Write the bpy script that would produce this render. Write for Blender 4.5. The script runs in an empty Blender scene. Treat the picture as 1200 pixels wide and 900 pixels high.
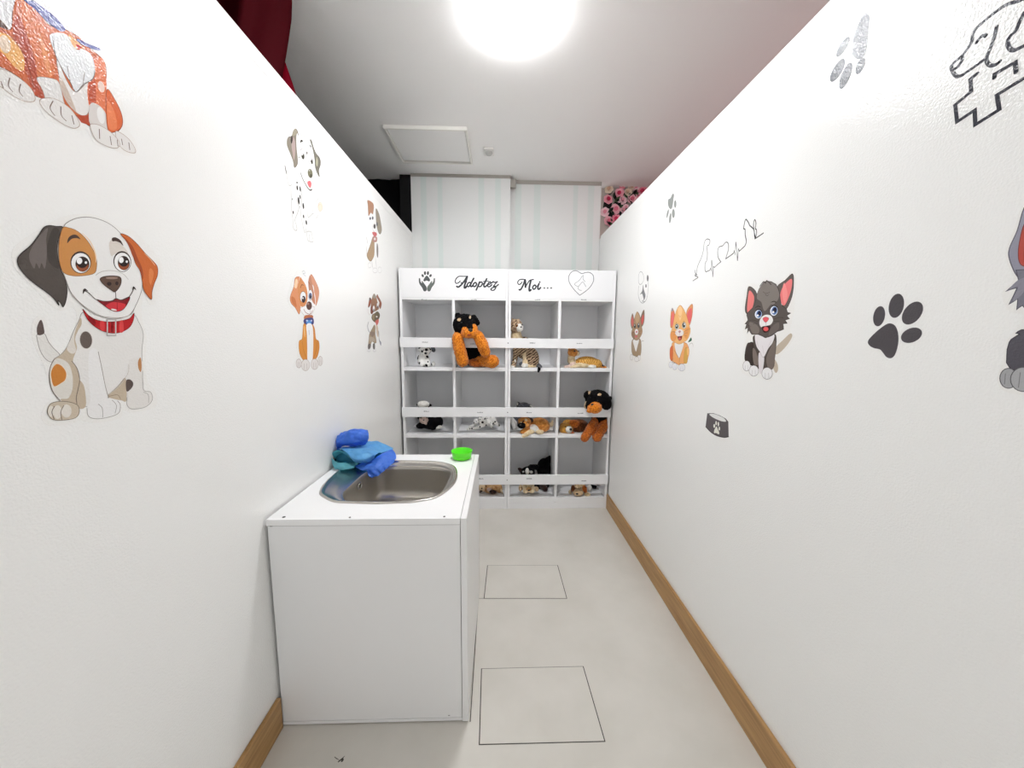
import bpy, bmesh, math, random
from mathutils import Vector, Matrix, Euler, noise
from mathutils.geometry import tessellate_polygon
random.seed(7)
SC = bpy.context.scene
COL = SC.collection
R_ = math.radians

# ---------------------------------------------------------------- camera
F, PITCH, YAW, ROLL, CAMH = 423.8742, -.1252, .0313, .0081, 1.25
_cp, _sp, _cy, _sy = math.cos(PITCH), math.sin(PITCH), math.cos(YAW), math.sin(YAW)
FW = Vector((_sy*_cp, _cy*_cp, _sp))
_r = Vector((_cy, -_sy, 0)); _u = _r.cross(FW)
RT = _r*math.cos(ROLL) + _u*math.sin(ROLL)
UP = _u*math.cos(ROLL) - _r*math.sin(ROLL)
EYE = Vector((0, 0, CAMH))
cd = bpy.data.cameras.new('camera'); cam = bpy.data.objects.new('camera', cd); COL.objects.link(cam)
cd.sensor_fit = 'HORIZONTAL'; cd.sensor_width = 36; cd.lens = F/1200*36
cd.clip_start = .02; cd.clip_end = 60
M3 = Matrix((RT, UP, -FW)).transposed()
cam.matrix_world = Matrix.Translation(EYE) @ M3.to_4x4()
SC.camera = cam

def at(px, py, ax, v):
    """the world point on the plane axis ax = v that the photo shows at (px, py)"""
    d = FW + RT*((px-600)/F) + UP*((450-py)/F)
    return EYE + d*((v-EYE[ax])/d[ax])

# ---------------------------------------------------------------- room measures (metres)
XR, XL = .8002, -.7085
WALL_H, CEIL = 2.0742, 2.519
YB = 3.0225
YK = 2.5358                      # front of the bookcase
CX0, CX1, CY0, CY1, CH = -.6995, -.1016, 1.0421, 1.6529, .7068   # sink cabinet

# ---------------------------------------------------------------- helpers
def lin(c):
    out = []
    for v in c[:3]:
        v = v/255.0
        out.append(v/12.92 if v <= .04045 else ((v+.055)/1.055)**2.4)
    return out + [1]

_m = {}
def mat(name, rgb, rough=.5, metal=0, spec=.5, bump=None, noise_mix=None, coat=0, sheen=0, emit=None):
    if name in _m: return _m[name]
    m = bpy.data.materials.new(name); m.use_nodes = True; _m[name] = m
    nt = m.node_tree; b = nt.nodes['Principled BSDF']
    b.inputs['Base Color'].default_value = lin(rgb)
    b.inputs['Roughness'].default_value = rough; b.inputs['Metallic'].default_value = metal
    b.inputs['Specular IOR Level'].default_value = spec
    if coat: b.inputs['Coat Weight'].default_value = coat
    if sheen: b.inputs['Sheen Weight'].default_value = sheen
    tc = nt.nodes.new('ShaderNodeTexCoord')
    if bump:                                 # (scale, distance)
        n = nt.nodes.new('ShaderNodeTexNoise'); n.inputs['Scale'].default_value = bump[0]
        n.inputs['Detail'].default_value = 2
        bp = nt.nodes.new('ShaderNodeBump'); bp.inputs['Distance'].default_value = bump[1]; bp.inputs['Strength'].default_value = 1
        nt.links.new(tc.outputs['Object'], n.inputs['Vector'])
        nt.links.new(n.outputs['Fac'], bp.inputs['Height']); nt.links.new(bp.outputs['Normal'], b.inputs['Normal'])
    if noise_mix:                            # (rgb2, scale, (sx,sy,sz), lo, hi)
        rgb2, sc, st, lo, hi = noise_mix
        mp = nt.nodes.new('ShaderNodeMapping'); mp.inputs['Scale'].default_value = st
        n = nt.nodes.new('ShaderNodeTexNoise'); n.inputs['Scale'].default_value = sc; n.inputs['Detail'].default_value = 4
        rp = nt.nodes.new('ShaderNodeValToRGB')
        rp.color_ramp.elements[0].position = lo; rp.color_ramp.elements[1].position = hi
        rp.color_ramp.elements[0].color = lin(rgb); rp.color_ramp.elements[1].color = lin(rgb2)
        nt.links.new(tc.outputs['Object'], mp.inputs['Vector']); nt.links.new(mp.outputs['Vector'], n.inputs['Vector'])
        nt.links.new(n.outputs['Fac'], rp.inputs['Fac']); nt.links.new(rp.outputs['Color'], b.inputs['Base Color'])
    if emit:
        b.inputs['Emission Color'].default_value = lin(emit[0]); b.inputs['Emission Strength'].default_value = emit[1]
    return m

def tag(o, label=None, cat=None, group=None, kind=None):
    if label: o['label'] = label
    if cat: o['category'] = cat
    if group: o['group'] = group
    if kind: o['kind'] = kind
    return o

def empty(name, loc, label, cat, group=None):
    o = bpy.data.objects.new(name, None); o.empty_display_size = .05
    COL.objects.link(o); o.location = loc
    return tag(o, label, cat, group)

def link_mesh(name, me, parent=None, origin=None):
    """link a mesh given in world coordinates; its origin moves to the middle of its base"""
    if origin is None:
        xs = [v.co for v in me.vertices]
        lo = [min(c[i] for c in xs) for i in range(3)]; hi = [max(c[i] for c in xs) for i in range(3)]
        origin = Vector(((lo[0]+hi[0])/2, (lo[1]+hi[1])/2, lo[2]))
    me.transform(Matrix.Translation(-Vector(origin)))
    o = bpy.data.objects.new(name, me); COL.objects.link(o)
    o.location = origin
    if parent:
        o.parent = parent
        o.location = Vector(origin) - world_loc(parent)
    return o

def world_loc(o):
    v = Vector(o.location)
    while o.parent: o = o.parent; v += o.location
    return v

def obj(name, bm, m, parent=None, smooth=False, origin=None):
    me = bpy.data.meshes.new(name)
    bmesh.ops.recalc_face_normals(bm, faces=bm.faces)
    bm.to_mesh(me); bm.free()
    for x in (m if isinstance(m, (list, tuple)) else [m]): me.materials.append(x)
    if smooth:
        for p in me.polygons: p.use_smooth = True
    return link_mesh(name, me, parent, origin)

def box(bm, x0, x1, y0, y1, z0, z1, bev=0, seg=2):
    ret = bmesh.ops.create_cube(bm, size=1)
    vs = ret['verts']
    for v in vs:
        v.co = Vector((x0 + (v.co.x+.5)*(x1-x0), y0 + (v.co.y+.5)*(y1-y0), z0 + (v.co.z+.5)*(z1-z0)))
    if bev:
        es = list({e for v in vs for e in v.link_edges})
        bmesh.ops.bevel(bm, geom=es, offset=bev, segments=seg, affect='EDGES', profile=.5)
    return bm

def bx(*a, **k): return box(bmesh.new(), *a, **k)

def ngon_prism(bm, pts, dvec, mi=0):
    """closed prism from a planar 3-D outline swept along dvec"""
    tri = tessellate_polygon([[Vector(p) for p in pts]])
    a = [bm.verts.new(p) for p in pts]; b = [bm.verts.new(Vector(p)+dvec) for p in pts]
    n = len(pts)
    for t in tri:
        for vs in ([a[i] for i in t], [b[i] for i in t]):
            try: f = bm.faces.new(vs); f.material_index = mi
            except ValueError: pass
    for i in range(n):
        f = bm.faces.new((a[i], a[(i+1) % n], b[(i+1) % n], b[i])); f.material_index = mi
    return bm

def crom(p, closed=False, k=6):
    """Catmull-Rom through the points (any dimension)"""
    n = len(p); out = []
    if n < 3: return [Vector(q) for q in p]
    P = [Vector(q) for q in p]
    for i in range(n if closed else n-1):
        if closed: a, b, c, d = P[(i-1) % n], P[i], P[(i+1) % n], P[(i+2) % n]
        else: a, b, c, d = P[max(i-1, 0)], P[i], P[i+1], P[min(i+2, n-1)]
        for j in range(k):
            t = j/k
            out.append(.5*((2*b) + (c-a)*t + (2*a-5*b+4*c-d)*t*t + (3*b-a-3*c+d)*t*t*t))
    if not closed: out.append(P[-1])
    return out

def tube(bm, pts, rad, seg=10, caps=True, mi=0):
    pts = [Vector(p) for p in pts]; n = len(pts)
    rad = rad if isinstance(rad, (list, tuple)) else [rad]*n
    rings = []
    up = Vector((0, 0, 1))
    for i, p in enumerate(pts):
        d = (pts[min(i+1, n-1)] - pts[max(i-1, 0)]).normalized()
        s = d.cross(up)
        if s.length < 1e-3: s = d.cross(Vector((1, 0, 0)))
        s.normalize(); t = s.cross(d)
        rings.append([bm.verts.new(p + (s*math.cos(a) + t*math.sin(a))*rad[i]) for a in [2*math.pi*k/seg for k in range(seg)]])
    for i in range(n-1):
        for k in range(seg):
            f = bm.faces.new((rings[i][k], rings[i][(k+1) % seg], rings[i+1][(k+1) % seg], rings[i+1][k])); f.material_index = mi
    if caps:
        for r in (rings[0], rings[-1]):
            f = bm.faces.new(r); f.material_index = mi
    return bm

def ball(bm, c, r, rot=None, sub=2, mi=0):
    r = (r, r, r) if not isinstance(r, (tuple, list)) else r
    M = Matrix.Translation(Vector(c)) @ (rot.to_matrix().to_4x4() if rot else Matrix()) @ Matrix.Diagonal((*r, 1))
    ret = bmesh.ops.create_icosphere(bm, subdivisions=sub, radius=1, matrix=M)
    for v in ret['verts']:
        for f in v.link_faces: f.material_index = mi
    return bm

def lathe(bm, prof, c, seg=40, mi=0):
    c = Vector(c); rings = []
    for (r, z) in prof:
        if r < 1e-5: rings.append([bm.verts.new(c + Vector((0, 0, z)))])
        else: rings.append([bm.verts.new(c + Vector((r*math.cos(2*math.pi*k/seg), r*math.sin(2*math.pi*k/seg), z))) for k in range(seg)])
    for a, b in zip(rings, rings[1:]):
        for k in range(seg):
            k2 = (k+1) % seg
            q = [a[k % len(a)], a[k2 % len(a)], b[k2 % len(b)], b[k % len(b)]]
            q2 = []
            for v in q:
                if v not in q2: q2.append(v)
            if len(q2) > 2:
                f = bm.faces.new(q2); f.material_index = mi
    return bm
# ---------------------------------------------------------------- materials of the room
WALLBUMP = (260, .0008)
M_wall = mat('white_wall_panel', (246, 246, 244), rough=.2, spec=.42, bump=WALLBUMP)
M_ceil = mat('ceiling_paint', (247, 246, 244), rough=.75)
M_floor = mat('floor_vinyl', (217, 213, 205), rough=.42, noise_mix=((208, 204, 195), 5, (1, 1, 1), .35, .7))
M_white = mat('white_melamine', (238, 238, 238), rough=.3)
M_whitebook = mat('bookcase_melamine', (240, 240, 241), rough=.38)
M_seam = mat('dark_seam', (70, 66, 60), rough=.8)
M_oak = mat('oak_trim', (188, 148, 96), rough=.45, noise_mix=((150, 110, 62), 14, (1.2, .35, 9), .3, .75))
M_black = mat('black_drape', (7, 7, 9), rough=.9)
M_grey = mat('grey_print', (88, 90, 92), rough=.4)

def struct(name, bm, m, **k):
    return tag(obj(name, bm, m, **k), kind='structure')

Y0 = -1.6                                    # how far the room runs behind the photographer
struct('floor', bx(-2.6, 2.6, Y0, 3.6, -.05, 0), M_floor)
struct('ceiling', bx(-2.6, 2.6, Y0, 3.45, CEIL, CEIL+.05), M_ceil)
struct('wall_left', bx(XL-.04, XL, Y0, YB, 0, WALL_H, bev=.002), M_wall)
struct('wall_right', bx(XR, XR+.04, Y0, YB, 0, WALL_H, bev=.002), M_wall)
# cap boards along the top of both partitions, a thin step proud of the panel
struct('trim_1', bx(XL, XL+.0009, Y0, YB-.001, WALL_H-.045, WALL_H), M_wall)
struct('trim_2', bx(XR-.0009, XR, Y0, YB-.001, WALL_H-.045, WALL_H), M_wall)
struct('baseboard_right', bx(XR-.013, XR-.0002, Y0, YK+.05, .0002, .110, bev=.002), M_oak)
struct('baseboard_left', bx(XL+.0002, XL+.013, Y0, CY0-.002, .0002, .110, bev=.002), M_oak)

# back wall: two papered panels, the right one set a little deeper, mint stripes in the paper
def stripes(name, cols):
    m = mat(name, (228, 231, 229), rough=.6)
    nt = m.node_tree; b = nt.nodes['Principled BSDF']
    tc = nt.nodes.new('ShaderNodeTexCoord'); sx = nt.nodes.new('ShaderNodeSeparateXYZ')
    rp = nt.nodes.new('ShaderNodeValToRGB'); rp.color_ramp.interpolation = 'LINEAR'
    nt.links.new(tc.outputs['Generated'], sx.inputs['Vector']); nt.links.new(sx.outputs['X'], rp.inputs['Fac'])
    els = rp.color_ramp.elements
    base, mint = lin((234, 236, 234)), lin((224, 233, 229))
    pos = [(0, base)]
    for a, b_ in cols: pos += [(a-.008, base), (a, mint), (b_, mint), (b_+.008, base)]
    pos.append((1, base))
    els[0].position, els[0].color = pos[0]; els[1].position, els[1].color = pos[-1]
    for p, c in pos[1:-1]:
        e = els.new(p); e.color = c
    nt.links.new(rp.outputs['Color'], b.inputs['Base Color'])
    return m
xl0 = at(482, 240, 1, YB).x; xm = at(598, 240, 1, YB).x
struct('wall_back_left', bx(xl0, xm, YB, YB+.03, 0, 2.512), stripes('striped_paper_wide', [(.1, .15), (.27, .31), (.68, .73), (.85, .90)]))
YB2 = YB+.085
xr1 = at(704, 240, 1, YB2).x
struct('wall_back_right', bx(xm-.06, xr1, YB2, YB2+.03, 0, 2.512), stripes('striped_paper_narrow', [(.13, .185), (.32, .38), (.72, .76), (.87, .925)]))
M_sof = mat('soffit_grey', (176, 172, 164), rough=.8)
struct('trim_3', bx(xm+.001, xm+.044, YB+.01, YB+.05, 2.44, 2.5), M_sof)       # block in the notch between the panels
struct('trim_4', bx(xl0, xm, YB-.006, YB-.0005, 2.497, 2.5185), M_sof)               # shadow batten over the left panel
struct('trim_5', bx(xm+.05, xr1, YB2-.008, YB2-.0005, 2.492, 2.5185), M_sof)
# pillars that close the gaps behind the bookcase ends
struct('trim_6', bx(xr1+.001, XR+.04, YB2-.03, YB2+.03, 0, WALL_H+.0), M_wall)

# beyond the left partition: an unlit black-draped space
def drape(name, x0, x1, y, z0, z1, m, amp, wl, along='x', thick=.012, ragged=None):
    bm = bmesh.new(); n = 90; rows = 14
    g = []
    for j in range(rows+1):
        z = z0 + (z1-z0)*j/rows; row = []
        for i in range(n+1):
            t = i/n; s = x0 + (x1-x0)*t
            w = amp*(math.sin(s/wl*6.283) + .45*math.sin(s/wl*2.7*6.283+1.3+z)) * (.75+.25*math.sin(3*z+s*9))
            row.append(bm.verts.new((s, y+w, z) if along == 'x' else (y+w, s, z)))
        g.append(row)
    for j in range(rows):
        for i in range(n): bm.faces.new((g[j][i], g[j][i+1], g[j+1][i+1], g[j+1][i]))
    geo = bmesh.ops.solidify(bm, geom=list(bm.faces), thickness=thick)
    return obj(name, bm, m, smooth=True)
tag(drape('black_curtain', -2.45, xl0-.006, 3.14, .02, CEIL-.0005, M_black, .012, .16), 'black curtain hanging in the gap above the left wall at the back', 'curtain')
struct('wall_left_far', bx(-2.6, -2.55, Y0, 3.6, 0, CEIL), mat('dark_paint', (30, 28, 30), rough=.9))
struct('trim_7', bx(-.80, xl0-.004, YB+.02, YB+.06, 1.6, CEIL-.001), M_black)

# red velvet curtain over the left partition
M_velvet = mat('red_velvet', (88, 0, 16), rough=.85, spec=.2)
cu = empty('red_curtain', (-1.2, 1.45, 0), 'dark red velvet curtain hanging over the top of the left wall', 'curtain')
bm = bmesh.new(); n = 120; rows = 24; g = []
for j in range(rows+1):
    z = 1.2 + (CEIL-.02-1.2)*j/rows; row = []
    for i in range(n+1):
        t = i/n
        xe = max(-.90, -.757 - .26*max(0, 2.42-z))
        x = -1.9 + (xe+1.9)*t
        amp = .045*(1-.3*math.sin(z*5+t*6))
        y = 1.42 + amp*math.sin(t*58+.6*math.sin(z*3)) + .02*math.sin(t*131+z)
        row.append(bm.verts.new((x, y, z)))
    g.append(row)
for j in range(rows):
    for i in range(n): bm.faces.new((g[j][i], g[j][i+1], g[j+1][i+1], g[j+1][i]))
bmesh.ops.solidify(bm, geom=list(bm.faces), thickness=.004)
obj('drape', bm, M_velvet, cu, smooth=True)
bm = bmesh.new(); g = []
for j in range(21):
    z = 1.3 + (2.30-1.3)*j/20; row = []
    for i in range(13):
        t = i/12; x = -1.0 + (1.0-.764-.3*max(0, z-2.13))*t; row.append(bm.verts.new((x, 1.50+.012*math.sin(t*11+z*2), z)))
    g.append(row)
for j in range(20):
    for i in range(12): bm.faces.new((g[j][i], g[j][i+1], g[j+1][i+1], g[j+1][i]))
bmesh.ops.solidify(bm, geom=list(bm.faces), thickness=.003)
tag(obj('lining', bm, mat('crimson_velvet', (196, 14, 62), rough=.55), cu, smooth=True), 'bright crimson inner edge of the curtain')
bm = bmesh.new(); tube(bm, [(-1.95, 1.42, CEIL-.012), (-.74, 1.42, CEIL-.012)], .008)
obj('rail', bm, M_white, cu, smooth=True)
h0 = at(325, 3, 2, CEIL)
bm = bmesh.new(); tube(bm, crom([(h0.x-.012, h0.y, CEIL-.0005), (h0.x-.012, h0.y, CEIL-.016), (h0.x+.002, h0.y, CEIL-.026), (h0.x+.014, h0.y, CEIL-.016), (h0.x+.012, h0.y, CEIL-.008)]), .0035, 8)
tag(obj('ceiling_hook', bm, M_white, smooth=True), 'tiny white hook on the ceiling beside the red curtain', 'hook')

# beyond the right partition: pinkish neighbouring space
struct('wall_right_far', bx(2.4, 2.45, Y0, 3.6, 0, CEIL), mat('pink_paint', (214, 150, 150), rough=.8))

# ---------------------------------------------------------------- ceiling fittings
LX, LY, LW = .045, 1.600, .215
la = empty('ceiling_lamp', (LX, LY, CEIL), 'square white panel lamp glowing on the ceiling', 'lamp')
la.rotation_euler.z = R_(-6)
def local(o, name, bm, m, **k):
    me = bpy.data.meshes.new(name); bmesh.ops.recalc_face_normals(bm, faces=bm.faces); bm.to_mesh(me); bm.free(); me.materials.append(m)
    c = bpy.data.objects.new(name, me); COL.objects.link(c); c.parent = o
    return c
LAMP_E = 96
local(la, 'housing', bx(-LW/2, LW/2, -LW/2, LW/2, -.008, -.0004, bev=.001), M_white)
local(la, 'diffuser', bx(-LW/2+.006, LW/2-.006, -LW/2+.006, LW/2-.006, -.022, -.008, bev=.004), mat('lamp_glow', (255, 255, 255), emit=((252, 253, 255), LAMP_E)))
# unseen fill lamp, added behind the camera to brighten the room
lb = empty('ceiling_lamp', (.04, -.9, CEIL), 'unseen square fill lamp added on the ceiling behind the camera', 'lamp')
local(lb, 'housing', bx(-LW/2, LW/2, -LW/2, LW/2, -.008, -.0004, bev=.001), M_white)
local(lb, 'diffuser', bx(-LW/2+.006, LW/2-.006, -LW/2+.006, LW/2-.006, -.034, -.008, bev=.004), mat('fill_glow_rear', (255, 255, 255), emit=((255, 252, 248), 3)))
# a lamp in the pink neighbouring room
lc = empty('ceiling_lamp', (1.75, 1.9, CEIL), 'warm ceiling lamp in the space beyond the right wall', 'lamp')
local(lc, 'housing', bx(-.1, .1, -.1, .1, -.008, -.0004, bev=.001), M_white)
local(lc, 'diffuser', bx(-.095, .095, -.095, .095, -.03, -.008, bev=.004), mat('lamp_glow_pink', (255, 225, 220), emit=((255, 214, 205), 12)))

q = [at(450, 146, 2, CEIL), at(547.7, 147.8, 2, CEIL), at(553.3, 188.8, 2, CEIL), at(471, 188.8, 2, CEIL)]
hx0 = (q[0].x+q[3].x)/2; hx1 = (q[1].x+q[2].x)/2; hy0, hy1 = (q[0].y+q[1].y)/2, (q[2].y+q[3].y)/2
hh = empty('ceiling_hatch', ((hx0+hx1)/2, (hy0+hy1)/2, CEIL), 'square white access hatch with raised frame in the ceiling', 'hatch')
bm = bmesh.new(); w = .014; zb, zt = CEIL-.022, CEIL-.0003
box(bm, hx0, hx1, hy0, hy0+w, zb, zt, bev=.002); box(bm, hx0, hx1, hy1-w, hy1, zb, zt, bev=.002)
box(bm, hx0, hx0+w, hy0+w, hy1-w, zb, zt, bev=.002); box(bm, hx1-w, hx1, hy0+w, hy1-w, zb, zt, bev=.002)
obj('frame', bm, mat('hatch_white', (240, 239, 232), rough=.4), hh)
obj('door', bx(hx0+w+.004, hx1-w-.004, hy0+w+.006, hy1-w-.012, CEIL-.012, CEIL-.0003, bev=.001), M_ceil, hh)
obj('gap', bx(hx0+w+.001, hx1-w-.001, hy0+w+.001, hy1-w-.001, CEIL-.0028, CEIL-.0003), M_seam, hh)
d0 = at(573, 176.5, 2, CEIL)
dd = empty('ceiling_sensor', (d0.x, d0.y, CEIL), 'small square white sensor on the ceiling right of the hatch', 'sensor')
obj('base', bx(d0.x-.033, d0.x+.033, d0.y-.05, d0.y+.05, CEIL-.014, CEIL-.0003, bev=.004), mat('sensor_white', (228, 227, 222), rough=.4), dd)
bm = bmesh.new(); lathe(bm, [(.024, -.0142), (.024, -.022), (.017, -.03), (0, -.033)], (d0.x, d0.y-.006, CEIL), 24)
obj('lens', bm, mat('sensor_lens', (196, 196, 192), rough=.25), dd, smooth=True)

# ---------------------------------------------------------------- floor hatches and seams
def floor_hatch(pts, label):
    P = [at(x, y, 2, 0) for x, y in pts]
    o = empty('floor_hatch', sum(P, Vector())/4, label, 'floor hatch', 'square hatches cut in the floor')
    c = sum(P, Vector())/4
    def off(p, d): return c + (p-c)*(1+d/(p-c).length)
    bm = bmesh.new()
    ngon_prism(bm, [off(p, .0030)+Vector((0, 0, .0002)) for p in P], Vector((0, 0, .0004)))
    obj('seam', bm, M_seam, o)
    bm = bmesh.new()
    ngon_prism(bm, [off(p, -.0012)+Vector((0, 0, .0007)) for p in P], Vector((0, 0, .0006)))
    obj('lid', bm, M_floor, o)
floor_hatch([(571.5, 662.7), (653.3, 662.7), (664, 701.3), (567.5, 701.3)], 'square floor hatch nearest the bookcase, beside the sink cabinet')
floor_hatch([(564.5, 784), (683.2, 781.3), (708.5, 868.8), (562, 872.5)], 'square floor hatch nearest the camera, in front of the other hatch')
def seam(name, a, b, w=.0016):
    A, B = at(*a, 2, 0), at(*b, 2, 0); d = (B-A).normalized(); s = Vector((-d.y, d.x, 0))*w
    bm = bmesh.new(); z = Vector((0, 0, .0002))
    ngon_prism(bm, [A-s+z, B-s+z, B+s+z, A+s+z], Vector((0, 0, .0003)))
    return struct(name, bm, M_seam)
seam('trim_8', (560.5, 701.3), (551, 846)); seam('trim_9', (549, 663.5), (556, 663.7), .001)
seam('trim_10', (560.5, 701.3), (567, 701.3), .001)
# a short dark scrape on the vinyl near the camera
bm = bmesh.new()
for a, b, w in [((396, 893), (404, 886), .0022), ((400, 893), (402, 888), .003), ((392, 887), (398, 891), .001)]:
    A, B = at(*a, 2, 0), at(*b, 2, 0); d = (B-A).normalized(); s = Vector((-d.y, d.x, 0))*w; z = Vector((0, 0, .0002))
    ngon_prism(bm, [A-s+z, (A+B)/2-s*1.6+z, B-s*.2+z, B+s*.2+z, A+s*.6+z], Vector((0, 0, .0002)))
tag(obj('floor_scuff', bm, M_seam), 'small dark scuff mark on the floor in front of the cabinet', 'scuff mark')

# ---------------------------------------------------------------- world: even white ambient light added, entering from the open end behind
w = bpy.data.worlds.new('world'); SC.world = w; w.use_nodes = True
WORLD = .80
w.node_tree.nodes['Background'].inputs[0].default_value = lin((252, 253, 255))
w.node_tree.nodes['Background'].inputs[1].default_value = WORLD
SC.view_settings.view_transform = 'Standard'; SC.view_settings.look = 'None'
SC.view_settings.gamma = 1; SC.view_settings.use_curve_mapping = False
SC.view_settings.exposure = .62
# far ends of the two neighbouring spaces, behind the papered panels
struct('wall_far_left', bx(-2.6, .0, 3.56, 3.6, 0, CEIL), mat('dark_paint', (30, 28, 30), rough=.9))
# ---------------------------------------------------------------- sink cabinet
cab = empty('sink_cabinet', ((CX0+CX1)/2, (CY0+CY1)/2, 0), 'white box cabinet carrying the sink against the left wall', 'cabinet')
SB = .019                                       # right-hand side board, runs up past the worktop
zt = CH - .0195
obj('front_panel', bx(CX0, CX1-SB-.002, CY0+.0045, CY0+.0225, .0145, zt-.0026, bev=.0008), M_white, cab)
obj('side_panel', bx(CX1-SB, CX1, CY0, CY1, .004, CH, bev=.001), M_white, cab)
obj('side_panel', bx(CX0, CX0+.018, CY0+.0235, CY1-.02, .004, zt-.0012, bev=.001), M_white, cab)
obj('back_panel', bx(CX0, CX1-SB-.001, CY1-.018, CY1, .004, zt-.0012, bev=.001), M_white, cab)
obj('plinth', bx(CX0+.001, CX1-SB-.001, CY0+.003, CY0+.018, .004, .0135, bev=.0005), M_white, cab)
for x, y in ((CX0+.03, CY0+.05), (CX1-.06, CY0+.05), (CX0+.03, CY1-.05), (CX1-.06, CY1-.05)):
    bm = bmesh.new(); lathe(bm, [(0, 0), (.016, 0), (.016, .0135), (0, .0135)], (x, y, .0002), 20); obj('foot', bm, M_seam, cab, smooth=False)
obj('seam', bx(CX0+.001, CX1-SB-.002, CY0+.0032, CY0+.015, zt-.0024, zt-.0004), M_seam, cab)
# little dark chips left at the board edges
def chip(x, y, z, r, nrm):
    bm = bmesh.new(); ball(bm, (x, y, z), r); return obj('chip', bm, M_seam, cab)
p = at(316.5, 616, 1, CY0); chip(p.x, CY0+.0045, p.z-.0045, (.005, .0006, .0012), 0)
p = at(526, 840, 1, CY0); chip(p.x, CY0+.0045, p.z, (.004, .0006, .001), 0)

# worktop with the cut-out of the sink (one mesh: outline ring bridged to the D-shaped hole)
rimpts = [(50, 305), (90, 340), (150, 365), (225, 371), (300, 374), (450, 376), (600, 372), (700, 365), (850, 330), (960, 240), (978, 165), (950, 120), (850, 95), (700, 88)]
rim = [at(365+x/5.714, 525+y/5.714, 2, CH) for x, y in rimpts] + [Vector((-.467, 1.564, CH)), Vector((-.555, 1.557, CH)), Vector((-.62, 1.525, CH)), Vector((-.655, 1.465, CH)), Vector((-.662, 1.39, CH)), Vector((-.655, 1.30, CH))]
rim = crom(rim, True, 5)
cen = sum(rim, Vector())/len(rim)
def inset(P, d):
    """offset a closed outline inwards (towards the middle) by d along its own normals"""
    n = len(P); out = []
    for i in range(n):
        t = (P[(i+1) % n]-P[i-1]).normalized(); nn = Vector((-t.y, t.x, 0))
        if nn.dot(cen-P[i]) < 0: nn = -nn
        out.append(P[i]+nn*d)
    return out
hole = inset(rim, .012)
wt = empty('worktop', ((CX0+CX1-SB)/2, (CY0+CY1)/2, zt), 'white laminate worktop on the sink cabinet with a sink cut-out', 'worktop')
def ray_rect(p, x0, x1, y0, y1):
    d = p-cen; ts = []
    for c, dc, lo, hi in ((cen.x, d.x, x0, x1), (cen.y, d.y, y0, y1)):
        if abs(dc) > 1e-9:
            ts += [(hi-c)/dc if dc > 0 else (lo-c)/dc]
    return min(ts)
bm = bmesh.new()
x0, x1, y0, y1 = CX0, CX1-SB-.0012, CY0, CY1
corners = [Vector((x, y, 0)) for x, y in ((x0, y0), (x1, y0), (x1, y1), (x0, y1))]
angs = sorted([(math.atan2(p.y-cen.y, p.x-cen.x), p) for p in hole] , key=lambda a: a[0])
inner = [p for _, p in angs]; outer = []
for a, p in angs:
    t = ray_rect(p, x0, x1, y0, y1); outer.append(Vector((cen.x+(p.x-cen.x)*t, cen.y+(p.y-cen.y)*t, 0)))
for c in corners:                                   # snap the nearest outline point onto each corner
    i = min(range(len(outer)), key=lambda k: (outer[k]-c).length); outer[i] = c
def ring(P, z): return [bm.verts.new((p.x, p.y, z)) for p in P]
ti, to, bi, bo = ring(inner, CH), ring(outer, CH), ring(inner, zt), ring(outer, zt)
n = len(inner)
for i in range(n):
    j = (i+1) % n
    for a, b in ((ti, to), (to, bo), (bo, bi), (bi, ti)): bm.faces.new((a[i], a[j], b[j], b[i]))
obj('board', bm, mat('worktop_laminate', (244, 244, 244), rough=.25), wt)
for x, y, r in ((332, 606.6, .0048), (409.5, 607, .0032), (520.5, 606, .0034)):
    p = at(x, y, 2, CH); bm = bmesh.new()
    lathe(bm, [(0, .0001), (r, .0001), (r*.95, .0009), (r*.35, .0009), (r*.3, .0003), (0, .0003)], (p.x, p.y+.003, CH), 16)
    obj('screw', bm, mat('dark_screw', (58, 55, 52), rough=.4, metal=.6), wt)

# stainless sink: rim ring, ledge, bowl, drain, overflow
M_steel = mat('brushed_steel', (196, 192, 186), rough=.24, metal=1, bump=(60, .0003))
M_steel2 = mat('bowl_steel', (232, 226, 216), rough=.3, metal=.78, bump=(40, .0004))
sk = empty('sink', (cen.x, cen.y, CH), 'stainless steel inset sink bowl in the white worktop', 'sink')
bowlpts = [(209, 306), (222, 340), (250, 352), (360, 354), (480, 352), (600, 347), (700, 340), (800, 324), (860, 300), (905, 230), (932, 165), (915, 142), (870, 128), (800, 120), (680, 117), (560, 118)]
bowl = [at(365+x/5.714, 525+y/5.714, 2, CH) for x, y in bowlpts] + [Vector((-.51, 1.502, CH)), Vector((-.54, 1.47, CH)), Vector((-.553, 1.40, CH)), Vector((-.556, 1.32, CH)), Vector((-.555, 1.255, CH))]
bowl = crom(bowl, True, 5)
bc = sum(bowl, Vector())/len(bowl)
def resample(P, n, c):
    """the outline as n points at equal angles about c"""
    out = []
    for k in range(n):
        a = -math.pi + 2*math.pi*k/n; d = Vector((math.cos(a), math.sin(a), 0)); best = None
        for i in range(len(P)):
            p, q_ = P[i]-c, P[(i+1) % len(P)]-c; e = q_-p
            den = d.x*e.y - d.y*e.x
            if abs(den) < 1e-12: continue
            t = (p.x*e.y - p.y*e.x)/den; s = (p.x*d.y - p.y*d.x)/den
            if t > 0 and -1e-6 <= s <= 1+1e-6: best = t if best is None else max(best, t)
        out.append(Vector((c.x+d.x*best, c.y+d.y*best, c.z)))
    return out
NS = 120
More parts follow.
